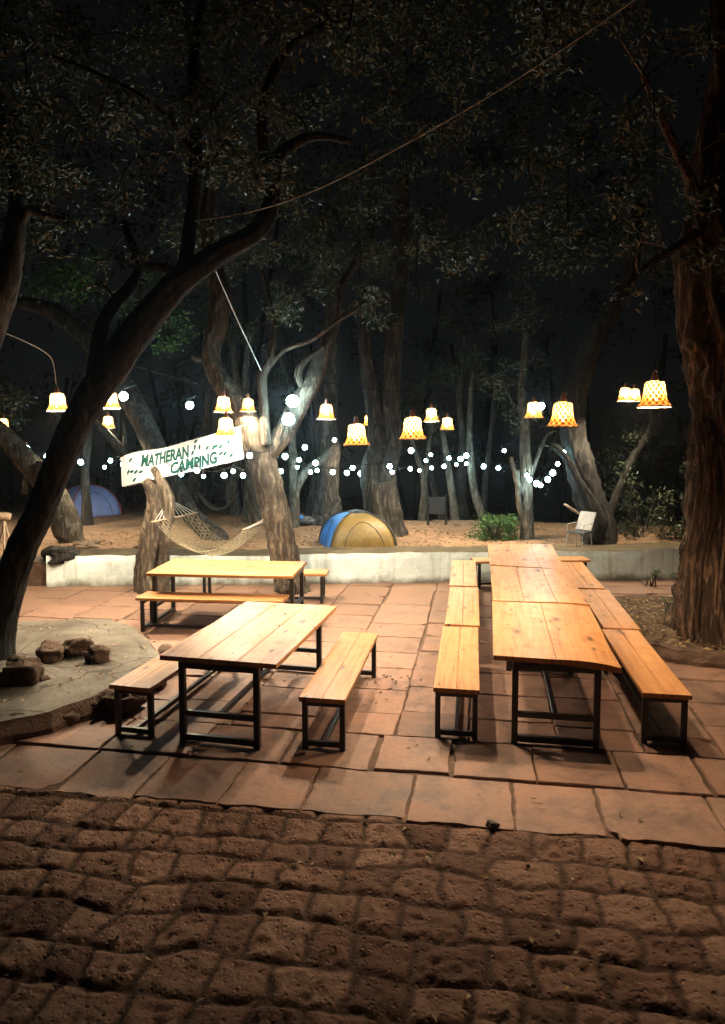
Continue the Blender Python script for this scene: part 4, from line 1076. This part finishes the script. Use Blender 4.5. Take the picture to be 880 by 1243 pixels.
# ================================================================== BANNER
def banner():
    TLp, BLp, BRp, TRp = PD(157,556,11.0), PD(148,591,11.0), PD(297,557,10.15), PD(303,512,10.15)
    o0 = BLp; ux = (BRp-BLp); W_ = ux.length; ux = ux.normalized(); vy = (TLp-BLp); nn = ux.cross(vy).normalized(); vy = nn.cross(ux)
    Hh = ((TLp-BLp).dot(vy)+(TRp-BRp).dot(vy))/2
    mat4 = Matrix((( ux.x, vy.x, nn.x, o0.x), (ux.y, vy.y, nn.y, o0.y), (ux.z, vy.z, nn.z, o0.z), (0,0,0,1)))
    mb = MB(); nx, ny = 60, 10; th = .006
    def surf(s_, t_):
        return Vector((s_*W_ + .06*t_*(1-s_) , t_*Hh*(1+.03*math.sin(s_*9)) + .012*math.sin(s_*14)*t_, .018*math.sin(s_*7+t_*2)+.008*math.sin(s_*19)))
    for sd in (0, 1):
        vs = [surf(i/nx, j/ny)-Vector((0, 0, th*sd)) for j in range(ny+1) for i in range(nx+1)]
        fs = [(j*(nx+1)+i, j*(nx+1)+i+1, (j+1)*(nx+1)+i+1, (j+1)*(nx+1)+i) for j in range(ny) for i in range(nx)]
        if sd: fs = [f[::-1] for f in fs]
        mb.add(vs, fs)
    o = mb.build('hanging_banner', M['cloth'], smooth=True); o.matrix_world = mat4
    tag(o, 'white cloth banner painted with green words, tied between stump and forked tree', 'banner')
    def text(body, s0, t0, hgt, wid):
        cu = bpy.data.curves.new('lettering', 'FONT'); cu.body = body; cu.size = 1.0; cu.shear = .18; cu.offset = .035; cu.extrude = .0; cu.resolution_u = 3
        to = bpy.data.objects.new('tmp', cu); col.objects.link(to); bpy.context.view_layer.update()
        me = bpy.data.meshes.new_from_object(to.evaluated_get(bpy.context.evaluated_depsgraph_get()))
        bpy.data.objects.remove(to)
        xs = [v.co.x for v in me.vertices]; ys = [v.co.y for v in me.vertices]; x0, x1, y0, y1 = min(xs), max(xs), min(ys), max(ys)
        rr_ = random.Random(3)
        vs = []
        for v in me.vertices:
            a = (v.co.x-x0)/(x1-x0); b = (v.co.y-y0)/(y1-y0)
            s_ = s0+a*wid; t_ = t0+b*hgt + .05*math.sin(a*11+s0*9)*.25
            q = surf(s_, t_); vs.append((q.x, q.y, q.z+.004))
        m2 = MB(); m2.v = vs; m2.f = [tuple(p.vertices) for p in me.polygons]
        lo = m2.build('lettering', M['paint'], o)
        md = lo.modifiers.new('thick', 'SOLIDIFY'); md.thickness = .002; md.offset = 1
    text('MATHERAN', .175, .47, .40, .40)
    text('CAMPING', .42, .05, .39, .38)
    m3 = MB()
    def dab(s_, t_, l, w_, a):
        pts = []
        for k in range(8):
            b = 2*math.pi*k/8; x = math.cos(b)*l; y = math.sin(b)*w_
            pts.append((s_+(x*math.cos(a)-y*math.sin(a)), t_+(x*math.sin(a)+y*math.cos(a))*W_/Hh))
        q = [surf(*p)+Vector((0, 0, .005)) for p in pts]; m3.add(q, [tuple(range(8))])
    for (s_, t_, a) in ((.09,.78,.6),(.07,.42,.9),(.135,.36,.5),(.175,.33,.2),(.12,.12,.6),(.10,.40,0), (.60,.58,.9),(.625,.74,1.3),(.64,.92,.4),(.665,.70,1.2),(.73,.62,.5),(.78,.58,.8),(.835,.55,.6),(.86,.30,.7),(.83,.34,.4),(.80,.60,.2),(.90,.62,1.0),(.905,.2,.5)):
        dab(s_, t_, .019, .009, a)
    m3.build('leaf_marks', M['paint'], o)
    # cords
    c1 = MB(); c1.tube([surf(0, 1), surf(0, 1)+Vector((-.12, .03, -.05))], .004, 5); c1.tube([surf(1, 1), surf(1, 1)+Vector((.06, .02, -.08))], .004, 5); c1.tube([surf(0, 0), surf(0, 0)+Vector((.28, .0, -.1))], .004, 5)
    c1.build('tie_cord', M['rope'], o)
banner()

# ================================================================== TENTS
def tent(name, label, loc, rz, Rr, h, mats, pole_mat, vent=True):
    root = empty(name, loc, rz); tag(root, label, 'tent')
    nt_ = 14
    def pole(k, t):
        a = math.pi/4+math.pi/2*k
        return Vector((math.cos(a)*Rr*math.cos(t)**.85, math.sin(a)*Rr*math.cos(t)**.85, h*math.sin(t)))
    for k in range(4):
        mb = MB(); vs = []; nx = 10
        for j in range(nt_+1):
            t = (math.pi/2*.985)*j/nt_
            a, b = pole(k, t), pole(k+1, t)
            for i in range(nx+1):
                f_ = i/nx; q = a.lerp(b, f_)
                q += (a+b).normalized()*0 + Vector(((a+b).x, (a+b).y, 0))*.10*math.sin(math.pi*f_)*.6
                q += Vector((q.x, q.y, 0)).normalized()*.035*(mnoise.noise(q*4+Vector((k*7, 0, 0)))+.5*mnoise.noise(q*9))*math.sin(math.pi*f_)*math.cos(t)
                vs.append(q)
        mb.add(vs, [(j*(nx+1)+i, j*(nx+1)+i+1, (j+1)*(nx+1)+i+1, (j+1)*(nx+1)+i) for j in range(nt_) for i in range(nx)])
        pn = mb.build('panel', mats[k], root, smooth=True)
        sm = pn.modifiers.new('thick', 'SOLIDIFY'); sm.thickness = .006
    for k in range(4):
        mb = MB(); mb.tube([pole(k, (math.pi/2)*j/nt_)*1.012 for j in range(nt_+1)], .014, 6); mb.build('pole', pole_mat, root, smooth=True)
    def surf(k, f_, t):
        a, b = pole(k, t), pole(k+1, t); q = a.lerp(b, f_); q += Vector(((a+b).x, (a+b).y, 0))*.06*math.sin(math.pi*f_); return q*1.012
    for k in range(4):                                   # door zip: an arch sewn on each panel
        mb = MB(); mb.tube([surf(k, .5-.30*math.cos(math.pi*j/16), .05+.85*math.sin(math.pi*j/16)) for j in range(17)], .006, 5); mb.build('zip', M['dark'], root, smooth=True)
        g = pole(k, .55); e = Vector((g.x, g.y, 0)).normalized()*(Rr*1.35); mb = MB(); mb.tube([g, e], .003, 4); mb.build('guy_line', M['rope'], root)
    if vent:
        mb = MB(); mb.lathe([(.16, h*.985), (.13, h*1.03), (.04, h*1.06), (.001, h*1.065)], 12); mb.build('vent_cap', M['dark'], root, smooth=True)
    return root
p = PD(433, 660, 12.75); tent('dome_tent', 'tan dome tent with one bright blue side, just behind the wall', (p.x, 12.75, .36), R(13), .80, .60, [M['tan'], M['blue'], M['tan'], M['tan']], M['dark'])
p = PD(107, 620, 17.0); tent('dome_tent', 'deep blue dome tent with pale and red piping at the clearing edge', (p.x, 17.0, gz(p.x, 17)-.03), R(40), .80, .72, [M['navy']]*4, M['red'], False)

# ================================================================== HAMMOCKS
def hammock(name, label, A, bl, br, cl, cr, Bp, sagz, nl, nc, mat, rad=.0045):
    # A, Bp: tie points; bl/br, cl/cr: the ends of the two spreader bars
    root = empty(name, A); tag(root, label, 'hammock'); inv = Matrix.Translation(-A)
    net = MB()
    def S(s_, t_):
        q = bl.lerp(br, t_).lerp(cl.lerp(cr, t_), s_); q = q.copy()
        q.z -= sagz*4*s_*(1-s_)*(1-.25*(2*t_-1)**2)
        return q
    for i in range(nl+1): net.tube([S(k/16, i/nl) for k in range(17)], rad, 4, False)
    for d_ in (-1, 1):
        for i in range(-nc, nc+1):
            pts = []
            for k in range(13):
                t_ = k/12; s_ = i/nc + d_*t_*.28 + (0 if d_ > 0 else .28)
                if 0 <= s_ <= 1: pts.append(S(s_, t_))
            if len(pts) > 1: net.tube(pts, rad*.85, 3, False)
    o = net.build('net', mat, root, smooth=True); o.matrix_parent_inverse = inv
    for (tp, a, b) in ((A, bl, br), (Bp, cl, cr)):
        st = MB()
        for i in range(11): st.tube([tp, a.lerp(b, i/10)], .0045, 4, False)
        x = st.build('clew_strings', M['white_rope'], root); x.matrix_parent_inverse = inv
        bm_ = MB(); e = (b-a)*.06; bm_.tube([a-e, b+e], .014, 8); x = bm_.build('spreader_bar', M['wood_cut'], root, smooth=True); x.matrix_parent_inverse = inv
hammock('rope_hammock', 'cream net hammock slung between the split stump and the forked tree', PD(206,606,10.85), PD(187,633,10.45), PD(237,623,11.25), PD(296,643,10.4), PD(322,634,11.1), PD(336,622,10.8), .50, 13, 24, M['rope'], .0028)
def cloth_hammock():
    a, b = PD(240,598,16.4), PD(290,598,16.5); mb = MB(); vs = []; n = 20
    for k in range(n+1):
        s_ = k/n; q = a.lerp(b, s_); q.z -= .42*4*s_*(1-s_); w_ = .24*math.sin(math.pi*s_)**.5+.02
        for j in range(7):
            f_ = j/6-.5; vs.append(q+Vector((0, f_*w_*2, .25*(f_**2)*w_*4)))
    mb.add(vs, [(k*7+j, k*7+j+1, (k+1)*7+j+1, (k+1)*7+j) for k in range(n) for j in range(6)])
    o = mb.build('cloth_hammock', M['rope_dark'], smooth=True); md = o.modifiers.new('thick', 'SOLIDIFY'); md.thickness = .012
    tag(o, 'grey cloth hammock drooping between slim trees at the clearing back', 'hammock')
cloth_hammock()

# ================================================================== SMALL THINGS
def chair(name, label, loc, rz, back, seatm, legm, recline=18, shell=True):
    root = empty(name, loc, rz); tag(root, label, 'chair')
    mb = MB(); mb.box((0, 0, .40), (.42, .40, .03), None, .008); mb.build('seat', seatm, root)
    bk = MB(); Mx = Matrix.Rotation(R(-recline), 3, 'X'); bk.box((0, .26, .64), (.42, .03, .46), Mx, .008); o_ = bk.build('backrest', seatm if shell else back, root)
    if shell:
        b2 = MB(); b2.box((0, .285, .64), (.45, .02, .5), Mx, .006); b2.build('shell', back, o_)
    for sx in (-1, 1):
        for sy in (-1, 1):
            l = MB(); l.tube([(sx*.19, sy*.17, .39), (sx*.21, sy*.21, 0)], .013, 6); l.build('leg', legm, root)
        a = MB(); a.tube([(sx*.215, -.17, .39), (sx*.215, -.17, .58), (sx*.215, .20, .60)], .012, 6); a.build('armrest', legm, root)
    return root
p = PD(703, 655, 12.15); chair('camp_chair', 'white and dark reclining chair standing beside the crooked tree foot', (p.x, 12.15, .40), R(-50), M['white'], M['dark'], M['white'], 26, False).scale = (.72, .72, .72)
def board():
    p = PD(527, 642, 15.2); root = empty('notice_board', (p.x, 15.2, gz(p.x, 15.2))); tag(root, 'dark blank board on two posts in front of the saplings', 'board')
    b = MB(); b.box((.06, 0, .42), (.34, .03, .36), None, .006); b.build('panel', M['dark'], root)
    for x in (-.13, .25): l = MB(); l.box((x, .02, .32), (.05, .04, .66), None, .005); l.build('post', M['bark_dark'], root)
board()
def stick_frame():
    p = PD(6, 660, 10.5); root = empty('stick_frame', (p.x, 10.5, .36)); tag(root, 'pale tripod of sticks with a log head at the frame edge', 'stick frame')
    z = .78
    b = MB(); b.tube([(-.14, -.06, z), (.0, .0, z+.02), (.08, .04, z)], [.06,.065,.055], 10, True, .06); b.build('log', M['wood_cut'], root, smooth=True)
    for e in ((.20, -.1, 0), (.06, -.2, 0), (-.22, .1, 0)): s_ = MB(); s_.tube([(0, 0, z-.03), (e[0]*.5+.01, e[1]*.5, z*.5), e], [.017,.015,.016], 7, True, .05); s_.build('stick', M['wood_cut'], root, smooth=True)
stick_frame()
def tilted_stick():
    mb = MB(); a, b = PD(685,612,12.5), PD(720,636,12.6); mb.tube([a, a.lerp(b, .5)+Vector((0,0,.01)), b], [.022,.024,.028], 8, True, .08)
    tag(mb.build('broken_branch', M['wood_cut'], smooth=True), 'pale broken branch tilted against the crooked tree foot', 'branch')
tilted_stick()
def twig_pile():
    r = random.Random(4); c_ = P(103, 664, .42); mb = MB()
    for k in range(26):
        a = r.uniform(0, 3.14); l = r.uniform(.08, .24); q = Vector((c_.x+r.gauss(0, .12), c_.y+r.gauss(0, .12), .43+r.uniform(0, .07)))
        d = Vector((math.cos(a)*l, math.sin(a)*l, r.uniform(-.03, .05))); mb.tube([q-d, q, q+d], [.012, .014, .008], 5, True, .1)
    tag(mb.build('twig_pile', M['wood_cut'], smooth=True), 'small heap of pale firewood twigs near the wall end', 'firewood')
twig_pile()
def bundle():
    p = PD(366, 632, 15.3); r = random.Random(9)
    root = rock('gear_bundle', (p.x, 15.3, gz(p.x, 15.3)-.03), (.30,.2,.12), M['dark'], 'dark bundle of camping gear with a blue bag, by the broad trunk', 30); root['category'] = 'bundle'; root.rotation_euler = (0,0,0)
    mb = MB(); b2 = rock('bag', (-.1, -.12, .08), (.13,.10,.09), M['blue'], None, 31); b2.parent = root
    del b2['category']; b2.rotation_euler = (0,0,0)
bundle()

# leaves on ground, tables and bed
def litter():
    r = random.Random(77); vs = []; fs = []
    def one(x, y, z, L):
        a = r.uniform(0, 6.28); d = Vector((math.cos(a), math.sin(a), r.uniform(-.1, .25))).normalized()
        leaf(vs, fs, Vector((x, y, z)), d, Vector((r.gauss(0, .3), r.gauss(0, .3), 1)).normalized(), L, L*r.uniform(.4, .65))
    for _ in range(620):
        u, v = r.uniform(-4, 5), r.uniform(.05, 6.6); p = uv(u, v); one(p.x, p.y, .012, r.uniform(.012, .05))
    for _ in range(150):
        p = uv(r.uniform(-2.5, 3.2), r.uniform(-2.2, 0)); one(p.x, p.y, -.012, r.uniform(.025, .06))
    for _ in range(1500):
        a = r.uniform(0, 6.28); q = 1.28*math.sqrt(r.random()); one(BDC[0]+math.cos(a)*q, BDC[1]+math.sin(a)*q, .10+r.uniform(0, .035), r.uniform(.04, .09))
    for _ in range(130):
        a = r.uniform(0, 6.28); q = 1.4*math.sqrt(r.random()); one(PLC[0]+math.cos(a)*q, PLC[1]+math.sin(a)*q, .185, r.uniform(.03, .06))
    for _ in range(2600):
        x = r.uniform(-5.5, 6.5); y = r.uniform(12.2, 16); one(x, y, gz(x, y)+.012, r.uniform(.03, .08))
    for (x, y), rz, *_ in tabs:
        for _ in range(13):
            lx, ly = r.uniform(-.4, .4), r.uniform(-.8, .8); a = R(rz)
            one(x+lx*math.cos(a)-ly*math.sin(a), y+lx*math.sin(a)+ly*math.cos(a), TH+.006, r.uniform(.02, .05))
    mb = MB(); mb.v = vs; mb.f = fs
    tag(mb.build('fallen_leaves', M['dry']), 'dry leaves scattered over paving, cobbles and bed', 'leaves', kind='stuff')
litter()
def rubble():
    r = random.Random(15); mb = MB(); c_ = P(478, 827, 0)
    for _ in range(34):
        s_ = r.uniform(.004, .016); q = (c_.x+r.gauss(0, .16), c_.y+r.gauss(0, .17), s_*.5)
        mb.box(q, (s_*r.uniform(1, 2.2), s_*r.uniform(1, 2), s_*.5), Matrix.Rotation(r.uniform(0, 3), 3, 'Z'), s_*.2)
    for _ in range(160):
        p = uv(r.uniform(-4, 4.5), r.uniform(-2.4, .05)); s_ = r.uniform(.005, .014)
        mb.box((p.x, p.y, -.02), (s_*1.5, s_*1.2, s_), Matrix.Rotation(r.uniform(0, 3), 3, 'Z'), s_*.2)
    tag(mb.build('gravel', M['stone']), 'loose stone chips on the broken paving and cobbles', 'gravel', kind='stuff')
rubble()
